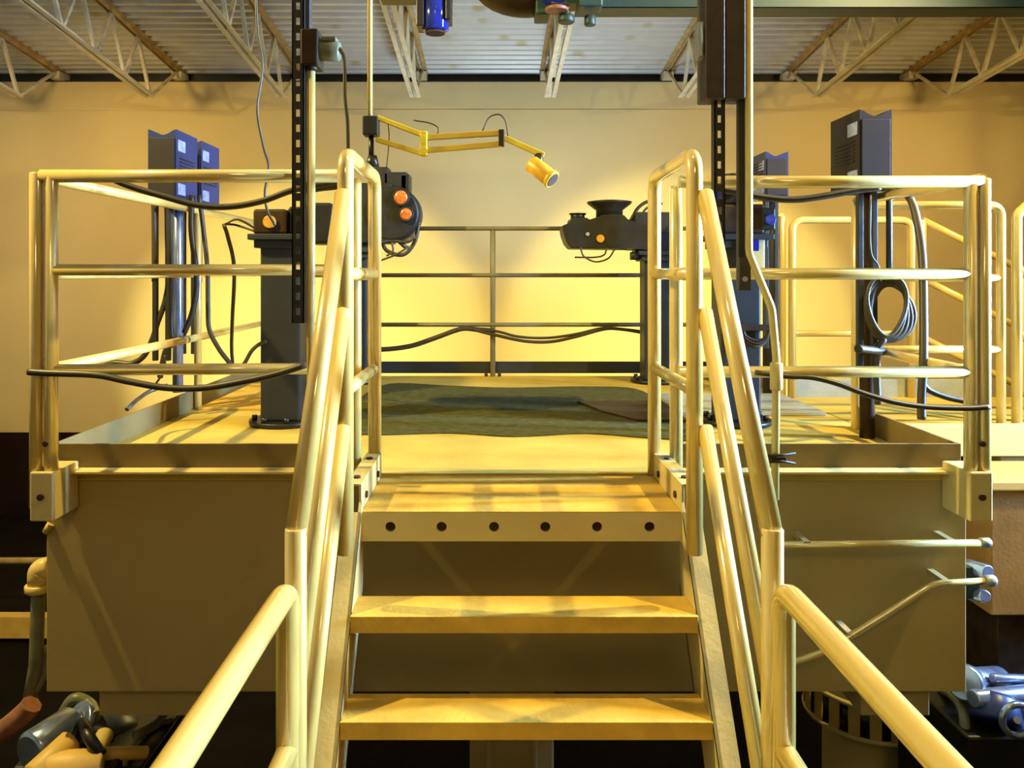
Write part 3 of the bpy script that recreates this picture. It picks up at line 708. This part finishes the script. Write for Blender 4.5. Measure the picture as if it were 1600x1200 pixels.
m = MB(); m.bb(P(779, 0, YA).x, P(788, 0, YA).x, YA - 0.02, YA + 0.02, P(0, 229, YA).z, P(0, 203, YA).z, 0.004); build(m, 'end_bracket', 'hbrown', ar)
m = MB(); flat(m, P(786, 215, YA), P(850, 243, YA), 0.022, 0.026); build(m, 'head_arm', 'yellow', ar)
m = MB(); m.cyl(P(842, 240, YA), P(842, 262, YA), 0.018, 12); build(m, 'swivel', 'black', ar)
m = MB(); a_, b_ = P(830, 255, YA), P(862, 280, YA - 0.05)
m.cyl(a_, b_, 0.036, 28, ch=0.005); d_ = (b_ - a_).normalized(); m.cyl(b_ - d_ * 0.012, b_ + d_ * 0.006, 0.039, 28, ch=0.002)
lh = build(m, 'lamp_head', 'orange', ar); m = MB(); m.cyl(b_ + d_ * 0.003, b_ + d_ * 0.0085, 0.03, 24); build(m, 'lamp_glass', 'hole', lh)
m = MB(); m.tube(spline(pts(YA, (646, 188), (670, 192), (684, 199), (684, 210))), 0.003, 6); build(m, 'wire', 'cable', ar); m = MB(); m.tube(spline(pts(YA, (754, 204), (764, 184), (780, 179), (790, 190), (794, 213))), 0.003, 6)
build(m, 'wire', 'cable', ar); m = MB(); m.tube(spline(pts(YA, (605, 185), (608, 215), (604, 262))), 0.002, 6)
build(m, 'wire', 'cable', ar)

# ------------------------------------------------------------------ punched struts, trunking and conduit
DS = 2.80
def sx_(x, D=DS): return (x - VX) * D / F
def sz_(y, D=DS): return EYE + (VY - y) * D / F
ps = thing('punched_strut', 'long dark punched steel strut hanging in front of the left guardrail', 'strut', (sx_(465), DS, sz_(505)), 'dark punched steel struts')
m = MB(); m.holed_strip(sx_(456), sx_(475), DS, DS + 0.004, sz_(505), zroof(DS) - 0.02, 0.0535, 0.014, 0.026); build(m, 'face_plate', 'strut', ps)
m = MB(); m.bb(sx_(456), sx_(456) + 0.004, DS, DS + 0.04, sz_(505), zroof(DS) - 0.02); m.bb(sx_(475) - 0.004, sx_(475), DS, DS + 0.04, sz_(505), zroof(DS) - 0.02); build(m, 'side_flange', 'strut', ps)
ps = thing('punched_strut', 'dark punched strut below the brown trunking, left one of two', 'strut', (sx_(1125), DS, sz_(370)), 'dark punched steel struts')
m = MB(); m.holed_strip(sx_(1116), sx_(1133), DS, DS + 0.004, sz_(395), sz_(150), 0.0535, 0.014, 0.026); build(m, 'face_plate', 'strut', ps)
m = MB(); m.bb(sx_(1116), sx_(1116) + 0.004, DS, DS + 0.04, sz_(395), sz_(150)); m.bb(sx_(1133) - 0.004, sx_(1133), DS, DS + 0.04, sz_(395), sz_(150)); build(m, 'side_flange', 'strut', ps)
ps = thing('punched_strut', 'dark narrow strut beside the ochre conduit, right one of two below the trunking', 'strut', (sx_(1160), DS, sz_(452)), 'dark punched steel struts')
m = MB(); m.bb(sx_(1154), sx_(1165), DS, DS + 0.03, sz_(452), sz_(150), 0.003); build(m, 'channel', 'strut', ps)
m = MB(); m.bb(sx_(1153), sx_(1172), DS - 0.012, DS + 0.02, sz_(454), sz_(402), 0.004); ft = build(m, 'foot_bracket', 'brown', ps)
m = MB(); m.cyl((sx_(1162), DS - 0.02, sz_(436)), (sx_(1162), DS - 0.01, sz_(436)), 0.009, 14); build(m, 'bolt', 'plate', ft)
tk = thing('cable_trunking', 'wide dark brown trunking hanging from the roof at upper right', 'trunking', (sx_(1130), DS, sz_(157)))
m = MB(); m.bb(sx_(1098), sx_(1128), DS - 0.04, DS + 0.08, sz_(157), zroof(DS) - 0.05, 0.004); build(m, 'left_duct', 'brown', tk)
m = MB(); m.bb(sx_(1131), sx_(1161), DS - 0.03, DS + 0.08, sz_(156), zroof(DS) - 0.05, 0.004); build(m, 'right_duct', 'brown', tk)
m = MB(); m.bb(sx_(1127), sx_(1132), DS - 0.02, DS + 0.06, sz_(156), zroof(DS) - 0.05); build(m, 'seam', 'hole', tk)
m = MB(); m.bb(sx_(1090), sx_(1100), DS - 0.01, DS + 0.04, sz_(92), sz_(35), 0.003); m.cyl((sx_(1094), DS - 0.02, sz_(90)), (sx_(1094), DS - 0.02, sz_(40)), 0.006, 10); build(m, 'side_bracket', 'plate', tk)
# conduit right
cd = thing('conduit', 'ochre conduit bending right below the trunking, down past the guardrail', 'pipe', (sx_(1210), 2.80, ZD - 0.5))
path = [P(1170, 0, DS - 0.01), P(1170, 395, DS - 0.01), P(1206, 482, DS - 0.01), P(1213, 560, DS - 0.01), P(1211, 780, DS - 0.01)]
path[0].z = zroof(DS) - 0.02; path[0].x = path[1].x
build(MB().tube(fillet(path, 0.12, 8), 0.0135, 14), 'pipe_run', 'conduit', cd)
m = MB(); m.cyl(P(1213, 610, DS - 0.01), P(1213, 566, DS - 0.01), 0.0215, 18, ch=0.005); build(m, 'coupling', 'conduit', cd)
m = MB()
for y in (712, 722): m.tube(spline([P(1198, y, DS - 0.02), P(1222, y - 1, DS - 0.03), P(1242, y - 4 + (y - 712) * 0.6, DS)]), 0.005, 8)
m.bb(sx_(1200), sx_(1224), DS - 0.03, DS + 0.02, sz_(720), sz_(712), 0.002); build(m, 'clamp', 'hbrown', cd)
# left pipe
lpz = thing('conduit', 'thin ochre pipe hanging right of the long punched strut', 'pipe', (sx_(483), 2.85, ZD))
build(MB().cyl((sx_(483), 2.83, sz_(770)), (sx_(483), 2.83, sz_(105)), 0.015, 14), 'pipe_run', 'conduit', lpz)
m = MB(); m.bb(sx_(470), sx_(497), 2.79, 2.90, sz_(102), sz_(45), 0.006); m.cyl((sx_(483), 2.83, sz_(108)), (sx_(483), 2.83, sz_(98)), 0.022, 16); build(m, 'motor_box', 'hbrown', lpz)
m = MB(); m.cyl((sx_(495), 2.84, sz_(74)), (sx_(528), 2.84, sz_(76)), 0.036, 20, ch=0.006); m.bb(sx_(500), sx_(524), 2.81, 2.87, sz_(62), sz_(55), 0.004); build(m, 'motor', 'drain', lpz)
m = MB(); m.bb(sx_(472), sx_(482), 2.82, 2.86, sz_(46), zroof(2.84) - 0.02, 0.003); build(m, 'hanger_bar', 'brown', lpz)

# ------------------------------------------------------------------ overhead crane beam, hoist and hanging projector
DB = 5.0
tb = thing('crane_beam', 'dark teal crane beam along the top edge at right', 'beam', (2.9, DB, P(0, 19, DB).z))
zb0 = P(0, 19, DB).z
m = MB(); m.bb(0.52, 6.5, DB - 0.10, DB + 0.10, zb0, zb0 + 0.02); m.bb(0.52, 6.5, DB - 0.10, DB + 0.10, zb0 + 0.30, zb0 + 0.32); m.bb(0.52, 6.5, DB - 0.012, DB + 0.012, zb0 + 0.02, zb0 + 0.30); m.bb(0.52, 6.5, DB - 0.10, DB - 0.08, zb0, zb0 + 0.12); build(m, 'girder', 'teal', tb)
for x in (0.75, 3.4, 6.0): build(MB().bb(x - 0.05, x + 0.05, DB - 0.05, DB + 0.05, zb0 + 0.32, zroof(DB) - 0.02), 'hanger', 'teal', tb)
ho = thing('hoist', 'dark round hoist hanging at the top centre of the photo', 'hoist', P(850, 20, DB), None)
q = P(822, -22, DB)
m = MB(); m.sphere(q, 0.30, (1.1, 0.8, 0.62), 28); build(m, 'drum', 'hbrown', ho)
m = MB(); m.sphere(P(872, -6, DB - 0.12), 0.12, (1, 1, 0.75), 22); build(m, 'blue_motor', 'bluelens', ho)
m = MB(); m.cyl(P(870, 18, DB - 0.2), P(870, 12, DB - 0.2), 0.07, 22, ch=0.004); build(m, 'motor_cap', 'redhose', ho)
m = MB(); m.bb(P(835, 0, DB).x, P(858, 0, DB).x, DB - 0.15, DB + 0.05, P(0, 34, DB).z, P(0, -40, DB).z, 0.01)
m.bb(P(898, 0, DB).x, P(934, 0, DB).x, DB - 0.25, DB - 0.11, P(0, 30, DB).z, P(0, -40, DB).z, 0.012); m.cyl(P(922, 40, DB - 0.15), P(922, 25, DB - 0.15), 0.035, 16, ch=0.004)
m.cyl(P(885, 36, DB - 0.15), P(885, 24, DB - 0.15), 0.05, 18, ch=0.006); m.bb(P(858, 0, DB).x, P(900, 0, DB).x, DB - 0.2, DB - 0.05, P(0, 22, DB).z, P(0, 14, DB).z)
build(m, 'hook_block', 'teal', ho)
build(MB().bb(q.x - 0.05, q.x + 0.05, DB - 0.05, DB + 0.05, q.z + 0.1, zroof(DB) - 0.02), 'hanger', 'brown', ho)
hp = thing('hanging_projector', 'dark projector with blue body hanging at the top, left of the hoist', 'projector', P(680, 50, DB))
m = MB(); q0 = P(680, 28, DB); m.cyl((q0.x, DB, q0.z - 0.085), (q0.x, DB, q0.z + 0.16), 0.085, 26, ch=0.01); build(m, 'barrel', 'bluelens', hp)
m = MB(); m.bb(P(652, 0, DB).x, P(664, 0, DB).x, DB - 0.08, DB + 0.08, P(0, 46, DB).z, P(0, -30, DB).z, 0.006); m.bb(P(697, 0, DB).x, P(706, 0, DB).x, DB - 0.08, DB + 0.08, P(0, 36, DB).z, P(0, -30, DB).z, 0.006)
m.bb(P(595, 0, DB).x, P(706, 0, DB).x, DB - 0.08, DB + 0.08, P(0, 2, DB).z, P(0, -12, DB).z, 0.006); build(m, 'yoke', 'black', hp)
m = MB(); m.cyl((q0.x, DB, q0.z - 0.10), (q0.x, DB, q0.z - 0.083), 0.06, 24); build(m, 'lens', 'hole', hp)
build(MB().bb(q0.x - 0.02, q0.x + 0.02, DB - 0.02, DB + 0.02, q0.z + 0.15, zroof(DB) - 0.02), 'hanger', 'black', hp)

# ------------------------------------------------------------------ cables
def cable(label, D, xy, r=0.008, mt='cable', group=None, cat='cable', ends=None):
    pp = [P(x, y, (D if not isinstance(D, (list, tuple)) else D[i])) for i, (x, y) in enumerate(xy)]
    return solo(MB().tube(spline(pp), r, 8), 'cable' if cat == 'cable' else cat, mt, label, cat, group)
cable('thin loose cable hanging from the roof left of the punched strut', 3.3, [(398, -420), (400, 0), (410, 100), (402, 170), (412, 230), (420, 260), (414, 300), (418, 330), (430, 352)], 0.0055)
cable('thin cable hanging from the motor box down to the left loop rail', 2.7, [(530, 75), (538, 95), (539, 150), (543, 190), (544, 240)], 0.0062)
cable('dark hose sagging just below the left top rail', 2.99, [(160, 272), (200, 290), (260, 308), (310, 321), (360, 323), (410, 314), (455, 298), (500, 289), (535, 283)], 0.012)
cable('thick black hose bundle behind the left top rail by the stairs', 3.02, [(470, 296), (500, 291), (530, 287), (552, 276)], 0.020)
cable('dark cable sagging across the lower left guardrail', 2.90, [(44, 581), (75, 583), (150, 586), (200, 596), (260, 606), (320, 606), (380, 596), (430, 585), (478, 570)], 0.0125)
cable('dark cable sagging over the lower right guardrail to the corner post', 2.89, [(1180, 582), (1230, 588), (1270, 590), (1310, 600), (1350, 615), (1400, 629), (1450, 636), (1510, 638), (1546, 636)], 0.010)
cable('dark hose sagging just below the right top rail', 2.99, [(1090, 290), (1140, 298), (1190, 308), (1240, 312), (1290, 306), (1340, 297), (1375, 293)], 0.013)
cable('thick dark cable dropping from the large right cabinet to the deck', [3.65, 3.6, 3.5, 3.45, 3.4, 3.35, 3.3, 3.3, 3.3], [(1365, 293), (1400, 296), (1422, 310), (1433, 345), (1441, 400), (1443, 480), (1443, 560), (1440, 620), (1440, 655)], 0.017)
cable('short cable sagging behind the right front corner post', 3.3, [(1440, 596), (1452, 610), (1480, 621), (1508, 627)], 0.012)
cable('cable draped along the bottom back rail, left of the centre post', 5.95, [(560, 540), (592, 546), (640, 541), (680, 528), (720, 514), (745, 515), (772, 517)], 0.018)
cable('upper of two cables draped on the bottom back rail, right of the centre post', 5.95, [(720, 514), (772, 517), (810, 526), (855, 528), (900, 522), (940, 513), (970, 514), (1005, 518)], 0.010)
cable('lower of two cables draped on the bottom back rail, right of the centre post', 5.94, [(740, 515), (772, 523), (820, 533), (860, 534), (900, 526), (945, 514), (975, 515), (1005, 520)], 0.012)
# bundle under the left cabinets
G = 'black cables hanging below the left cabinets'
cable('black cable from the left cabinets, curving left to the bottom rail', 4.25, [(261, 305), (262, 380), (264, 430), (258, 470), (246, 505), (238, 530), (225, 556), (205, 568), (178, 567), (160, 574)], 0.015, group=G)
cable('thick black cable beside the blue grey pole under the left cabinets', 4.35, [(266, 305), (266, 400), (270, 450), (266, 500), (268, 535), (258, 550), (250, 590)], 0.016, group=G)
cable('black cable from the left cabinets swinging back to the blue grey pole', 4.35, [(300, 305), (299, 360), (306, 420), (307, 450), (300, 490), (288, 520)], 0.016, group=G)
cable('black cable from the rear left cabinet looping down to the deck', 4.35, [(311, 305), (318, 360), (324, 420), (325, 480), (327, 515), (342, 545), (358, 566), (366, 574)], 0.013, group=G)
cable('black cable dropping straight beside the near left pedestal', [4.1, 4.2, 4.4, 4.8, 5.1, 5.3, 5.5], [(350, 352), (356, 370), (366, 420), (363, 500), (362, 545), (364, 575), (362, 590)], 0.011, group=G)
cable('short black cable rising toward the near left pedestal', 4.0, [(372, 580), (383, 566), (392, 550), (402, 540), (416, 533)], 0.010, group=G)
cable('dark pole like cable at the left edge of the left cabinets', 4.2, [(240, 305), (241, 360), (241, 440)], 0.014, group=G)
cable('cable lying over the left kerb toward the deck', [3.9, 3.85, 3.75, 3.6, 3.55], [(262, 602), (235, 611), (218, 622), (208, 630), (198, 640)], 0.010)
cable('thin cable beside the left kerb hanging down from the bottom rail', 4.1, [(258, 555), (257, 575), (250, 590), (236, 610)], 0.006)
# coil right
m = MB()
for k in range(5):
    cx_, cy_ = 1386 + k * 1.5, 477 + k * 3
    ring = []
    for a in range(33):
        an = 2 * PI * a / 32
        q = P(cx_ + (30 + k) * math.sin(an) + 4 * math.sin(2 * an + k), cy_ - (48 - k) * math.cos(an), 3.60 + 0.012 * k); ring.append(q)
    m.tube(ring, 0.010, 8, False)
m.tube(spline(pts(3.62, (1386, 432), (1366, 450), (1358, 485), (1365, 515), (1380, 530), (1372, 545), (1370, 590), (1372, 632))), 0.016, 8)
solo(m, 'cable_coil', 'cable', 'coil of black cable hanging on the right middle rail', 'cable')
cable('thin wire hanging from the right cabinet into the cable coil', 3.6, [(1360, 305), (1360, 390), (1372, 415), (1376, 440)], 0.005)
cable('dark hose running over the right guardrail toward the bridge', [3.55, 3.6, 3.7, 3.6, 3.4, 3.3], [(1340, 545), (1365, 548), (1395, 552), (1430, 560), (1470, 569), (1505, 575)], 0.019)
m = MB()
for k in range(3): m.tube(spline([P(1162, 513, 4.0), P(1164, 524 + k * 4, 4.0), P(1180, 532 + k * 5, 4.0 - 0.01 * k), P(1196, 528 + k * 3, 4.0), P(1202, 514, 4.0)]), 0.008, 8)
m.bb(P(1150, 0, 4.0).x, P(1204, 0, 4.0).x, 3.99, 4.019, P(0, 517, 4.0).z, P(0, 507, 4.0).z, 0.003)
solo(m, 'cable_bundle', 'hbrown', 'small sagging loops of brown cable left of the ochre conduit', 'cable')
cable('black cable lying on the deck before the far right pedestal', [4.75, 4.6, 4.35, 4.15, 4.1, 4.1], [(905, 630), (925, 636), (955, 649), (985, 660), (1010, 663), (1035, 662)], 0.012)
for o in list(COL.objects):
    pass

# ------------------------------------------------------------------ pipes fixed to the tank front, right
pp = thing('front_pipe', 'straight cream pipe across the right end of the platform box', 'pipe', P(1380, 849, 2.98), 'pipes in front of the platform box')
build(MB().tube([P(1222, 851, 2.98), P(1545, 848, 2.98)], 0.013, 12), 'pipe_run', 'rail', pp)
build(MB().cyl(P(1530, 848, 2.98), P(1547, 848, 2.98), 0.018, 14, ch=0.003), 'end_cap', 'plate', pp, 'pale end cap')
for x in (1260, 1490): build(MB().bb(P(x, 0, 2.98).x - 0.012, P(x, 0, 2.98).x + 0.012, 2.97, YF - 0.001, P(0, 852, 2.98).z, P(0, 845, 2.98).z), 'bracket', 'tank', pp)
pp = thing('front_pipe', 'bent cream pipe rising to the right across the platform box', 'pipe', P(1380, 960, 2.98), 'pipes in front of the platform box')
build(MB().tube(fillet([P(1205, 1036, 2.98), P(1245, 1034, 2.98), P(1290, 1018, 2.98), P(1460, 912, 2.98), P(1548, 907, 2.98)], 0.14, 8), 0.0125, 12), 'pipe_run', 'rail', pp)
build(MB().cyl(P(1538, 908, 2.98), P(1555, 907, 2.98), 0.021, 14, ch=0.004), 'end_cap', 'plate', pp, 'pale end cap')
for x, y in ((1330, 994), (1480, 911)): build(MB().bb(P(x, 0, 2.98).x - 0.012, P(x, 0, 2.98).x + 0.012, 2.97, YF - 0.001, P(0, y + 3, 2.98).z, P(0, y - 4, 2.98).z), 'bracket', 'tank', pp)
vb = thing('valve_fitting', 'small bluish fitting behind the pipe ends at the right of the box', 'fitting', P(1530, 890, 3.05))
build(MB().cyl(P(1512, 885, 3.3), P(1545, 895, 3.2), 0.03, 16, ch=0.004), 'barrel', 'steel', vb); build(MB().bb(XR, P(1530, 0, 3.25).x, 3.24, 3.28, P(0, 935, 3.25).z, P(0, 885, 3.25).z, 0.004), 'bracket', 'grey', vb); build(MB().cyl(P(1515, 928, 3.3), P(1540, 932, 3.2), 0.025, 16, ch=0.004), 'union', 'steel', vb)

# ------------------------------------------------------------------ beams and boxes beyond, left and right
bm_ = thing('pit_beam', 'orange painted beam crossing the dark pit behind the platform', 'beam', (0, 6.5, P(0, 1000, 6.5).z - 0.2))
build(MB().bb(-9, 9, 6.5, 6.6, P(0, 998, 6.5).z, P(0, 964, 6.5).z, 0.004), 'web', 'beam', bm_)
build(MB().bb(-9, 9, 6.55, 6.75, P(0, 1024, 6.5).z, P(0, 998, 6.5).z - 0.001, 0.004), 'lower_flange', 'hbrown', bm_)
bm_ = thing('pit_pipe', 'thin pale pipe crossing the dark pit above the orange beam', 'pipe', (0, 7.0, P(0, 876, 7.0).z))
build(MB().tube([(-9, 7.0, P(0, 876, 7).z), (9, 7.0, P(0, 876, 7).z)], 0.028, 12), 'pipe_run', 'rustj', bm_)
wc = thing('wooden_cabinet', 'orange brown cabinet at the right edge below the bridge', 'cabinet', (2.9, 3.7, 0))
X0 = P(1546, 0, 3.55).x
build(MB().bb(X0 + 0.02, 3.8, 3.57, 3.93, P(0, 965, 3.55).z, P(0, 768, 3.55).z, 0.006), 'body', 'wood', wc)
build(MB().bb(X0, 3.82, 3.55, 3.94, P(0, 768, 3.55).z, P(0, 752, 3.55).z, 0.008), 'top', 'beam', wc)
build(MB().bb(X0 + 0.08, 3.7, 3.62, 3.90, 0.0, P(0, 965, 3.55).z, 0.006), 'plinth', 'hbrown', wc)

# ------------------------------------------------------------------ machinery in the pit
# ring with slots, bottom right
ra = thing('slotted_ring_drum', 'yellow drum with a black slotted band in the pit at lower right', 'drum', P(1400, 1200, 3.9))
cR = P(1400, 1120, 3.9); RR = 0.31
m = MB(); m.cyl((cR.x, 4.2, 0.0), (cR.x, 4.2, cR.z - 0.12), 0.22, 32, ch=0.01); build(m, 'drum', 'tank', ra)
m = MB(); m.cyl((cR.x, 4.2, cR.z - 0.13), (cR.x, 4.2, cR.z + 0.02), RR - 0.02, 40); build(m, 'core', 'black', ra)
m = MB(); m.torus((cR.x, 4.2, cR.z + 0.03), RR, 0.012, 'Z', 48); m.torus((cR.x, 4.2, cR.z - 0.13), RR, 0.012, 'Z', 48); build(m, 'rim', 'cream', ra)
for k in range(20):
    a = 2 * PI * k / 20; mm = MB(); mm.box((cR.x + RR * math.cos(a), 4.2 + RR * math.sin(a), cR.z - 0.05), (0.008, 0.055, 0.15), Matrix.Rotation(a, 3, 'Z'), 0.002); build(mm, 'yellow_tooth', 'beam', ra)
# hydraulic manifold bottom right
hm = thing('hydraulic_manifold', 'shiny bluish hydraulic manifold at the lower right edge', 'machine', P(1550, 1110, 3.3))
def cy(mb, a, b2, r): mb.cyl(P(*a), P(*b2), r, 22, ch=0.006)
m = MB(); cy(m, (1510, 1066, 3.3), (1560, 1062, 3.5), 0.055); cy(m, (1505, 1066, 3.26), (1512, 1066, 3.3), 0.07); build(m, 'valve_body', 'steel', hm)
m = MB(); cy(m, (1520, 1092, 3.2), (1625, 1082, 3.3), 0.035); cy(m, (1550, 1060, 3.3), (1625, 1062, 3.4), 0.02); build(m, 'pipe_run', 'steel', hm)
m = MB(); m.cyl(P(1555, 1130, 3.2), P(1555, 1085, 3.25), 0.10, 26, ch=0.012, r2=0.08); build(m, 'accumulator', 'navy', hm)
m = MB(); m.torus(P(1590, 1125, 3.1), 0.06, 0.014, 'Y'); m.cyl(P(1590, 1125, 3.05), P(1590, 1125, 3.3), 0.014, 12); build(m, 'hand_wheel', 'steel', hm)
m = MB(); m.bb(P(1500, 0, 3.2).x, P(1640, 0, 3.2).x, 3.15, 3.7, 0, P(0, 1140, 3.2).z, 0.01); build(m, 'base_block', 'black', hm)
m = MB(); m.tube(spline([P(1420, 1085, 3.6), P(1450, 1120, 3.5), P(1470, 1080, 3.5), P(1500, 1100, 3.3), P(1510, 1150, 3.2)]), 0.02, 10); build(m, 'hose', 'drain', hm)
# vertical pipe left of the tank
vp = thing('drain_pipe', 'olive pipe with an elbow running down beside the left end of the box', 'pipe', P(60, 1080, 3.2))
build(MB().tube(fillet([P(95, 884, 3.2), P(62, 888, 3.2), P(60, 930, 3.2), P(56, 1040, 3.2), P(42, 1120, 3.2)], 0.05), 0.026, 14), 'pipe_run', 'drain', vp)
m = MB(); m.tube(fillet([P(80, 886, 3.18), P(61, 889, 3.18), P(61, 918, 3.18)], 0.04), 0.042, 16); m.cyl(P(60, 924, 3.18), P(60, 912, 3.18), 0.05, 18, ch=0.004); build(m, 'elbow', 'conduit', vp)
build(MB().tube(spline([P(72, 1010, 3.22), P(70, 1050, 3.22), P(56, 1080, 3.2)]), 0.016, 10), 'branch', 'drain', vp)
m = MB(); m.cyl(P(58, 800, 3.06), P(72, 790, 3.06), 0.022, 14); m.cyl(P(72, 832, 3.1), P(80, 818, 3.1), 0.015, 12); solo(m, 'corner_fitting', 'conduit', 'small ochre fittings at the left edge of the box under the post socket', 'fitting')
# actuators bottom left
ac = thing('hydraulic_actuator', 'pale bluish hydraulic actuator lying in the pit at lower left', 'actuator', P(140, 1190, 3.4))
m = MB(); m.cyl(P(45, 1178, 3.3), P(115, 1132, 3.5), 0.085, 24, ch=0.015); build(m, 'cylinder', 'steel', ac)
m = MB(); m.cyl(P(115, 1134, 3.5), P(200, 1140, 3.7), 0.075, 24, ch=0.01); m.cyl(P(118, 1134, 3.5), P(128, 1135, 3.52), 0.10, 24, ch=0.006); build(m, 'rod_end', 'steel', ac)
m = MB(); m.cyl(P(150, 1180, 3.3), P(165, 1145, 3.4), 0.035, 16, ch=0.005); build(m, 'port', 'conduit', ac)
m = MB(); m.bb(P(30, 0, 3.4).x, P(230, 0, 3.4).x, 3.35, 3.8, 0, P(0, 1188, 3.4).z, 0.01); build(m, 'base_block', 'black', ac)
ac2 = thing('hydraulic_actuator', 'tan hydraulic actuator in front of the bluish one at lower left', 'actuator', P(90, 1200, 3.1))
m = MB(); m.cyl(P(50, 1215, 3.0), P(112, 1158, 3.15), 0.05, 22, ch=0.008); m.cyl(P(70, 1200, 3.05), P(160, 1196, 3.1), 0.06, 22, ch=0.008); build(m, 'cylinder', 'beam', ac2)
m = MB(); m.cyl(P(160, 1178, 3.2), P(230, 1176, 3.3), 0.025, 16, ch=0.004); build(m, 'rod', 'beam', ac2)
m = MB(); m.tube(spline([P(112, 1158, 3.15), P(128, 1130, 3.2), P(138, 1150, 3.1), P(158, 1180, 3.1)]), 0.022, 10); build(m, 'hose', 'black', ac2)
m = MB(); m.bb(P(40, 0, 3.1).x, P(165, 0, 3.1).x, 2.98, 3.25, 0, P(0, 1212, 3.1).z, 0.01); build(m, 'base_block', 'black', ac2)
cable('reddish hose rising from the lower left corner', 3.1, [(-25, 1165), (0, 1145), (22, 1128), (42, 1110), (50, 1100)], 0.04, 'redhose', cat='hose')
m = MB(); m.tube(spline([P(95, 1120, 3.6), P(115, 1092, 3.6), P(140, 1100, 3.6), P(150, 1120, 3.5)]), 0.025, 10); m.tube(spline([P(210, 1150, 3.5), P(245, 1130, 3.6), P(262, 1105, 3.7), P(300, 1090, 3.7)]), 0.022, 10)
m.tube(spline([P(200, 1180, 3.4), P(230, 1140, 3.6), P(270, 1125, 3.7)]), 0.014, 10)
solo(m, 'hose_run', 'drain', 'dark olive hoses between the actuators under the left end of the box', 'hose')

# ------------------------------------------------------------------ lamps that carry the lights
def high_bay_or_fill(label, x, y, z):
    t = thing('high_bay_or_fill_lamp', label, 'lamp', (x, y, z), 'high bay lamps and added fill lamp')
    build(MB().tube([(x, y, z + 0.06), (x, y, z + 0.12), (x, y, z + 0.24), (x, y, z + 0.32)], 1, 28, True, [0.22, 0.20, 0.10, 0.07]), 'reflector', 'plate', t)
    build(MB().cyl((x, y, z + 0.30), (x, y, zroof(y) - 0.01), 0.01, 8), 'stem', 'black', t)
    build(MB().cyl((x, y, z + 0.05), (x, y, z + 0.065), 0.19, 24), 'glass', 'bulb', t)
high_bay_or_fill('high bay lamp hanging above the left side of the platform', -3.1, 2.88, 5.25)
high_bay_or_fill('high bay lamp hanging above the right side of the platform', 3.3, 2.88, 5.25)
high_bay_or_fill('high bay lamp hanging above the walkway', 0.3, 1.9, 5.7)
high_bay_or_fill('unseen fill lamp added behind the viewer', 0.1, -2.6, 5.6)
high_bay_or_fill('high bay lamp hanging near the back wall, left side', -4.6, 6.4, 4.9)
high_bay_or_fill('high bay lamp hanging near the back wall, right side', 4.9, 6.4, 4.9)
for x, l in ((-2.3, 'left'), (2.35, 'right')):
    t = thing('flood_lamp', 'flood lamp on a stand aimed at the back wall, %s one' % l, 'lamp', (x, 7.5, 0), 'flood lamps behind the platform')
    build(MB().cyl((x, 7.45, 0), (x, 7.45, 1.82), 0.025, 12), 'stand', 'black', t)
    build(MB().bb(x - 0.15, x + 0.15, 7.40, 7.54, 1.82, 2.06, 0.01), 'housing', 'black', t)
    build(MB().bb(x - 0.13, x + 0.13, 7.54, 7.548, 1.84, 2.04), 'glass', 'bulb', t)

t = thing('added_cool_strip', 'unseen tall light strip added off to the right', 'lamp', (5.5, 3.2, 0))  # added out of view to lay cool highlights on the pipes
build(MB().cyl((5.5, 3.2, 0), (5.5, 3.2, 2.05), 0.02, 12), 'stand', 'black', t)
build(MB().bb(5.47, 5.53, 3.05, 3.35, 2.0, 5.4, 0.005), 'housing', 'black', t)
build(MB().bb(5.45, 5.47, 3.08, 3.32, 2.1, 5.3), 'glass', 'bulb_cool', t)
for n_ in ('pit', 'lowwall'): M[n_].node_tree.nodes['Principled BSDF'].inputs['Specular IOR Level'].default_value = 0.05
for n_, v_ in (('tread', 0.2), ('deck', 0.2), ('tank', 0.2), ('kerb', 0.2), ('grey', 0.2), ('cabfront', 0.15), ('housing', 0.25), ('wall', 0.1), ('hbrown', 0.2), ('mat', 0.05), ('navy', 0.3), ('wood', 0.2)):  # 'mat' is the painted deck shade
    M[n_].node_tree.nodes['Principled BSDF'].inputs['Specular IOR Level'].default_value = v_
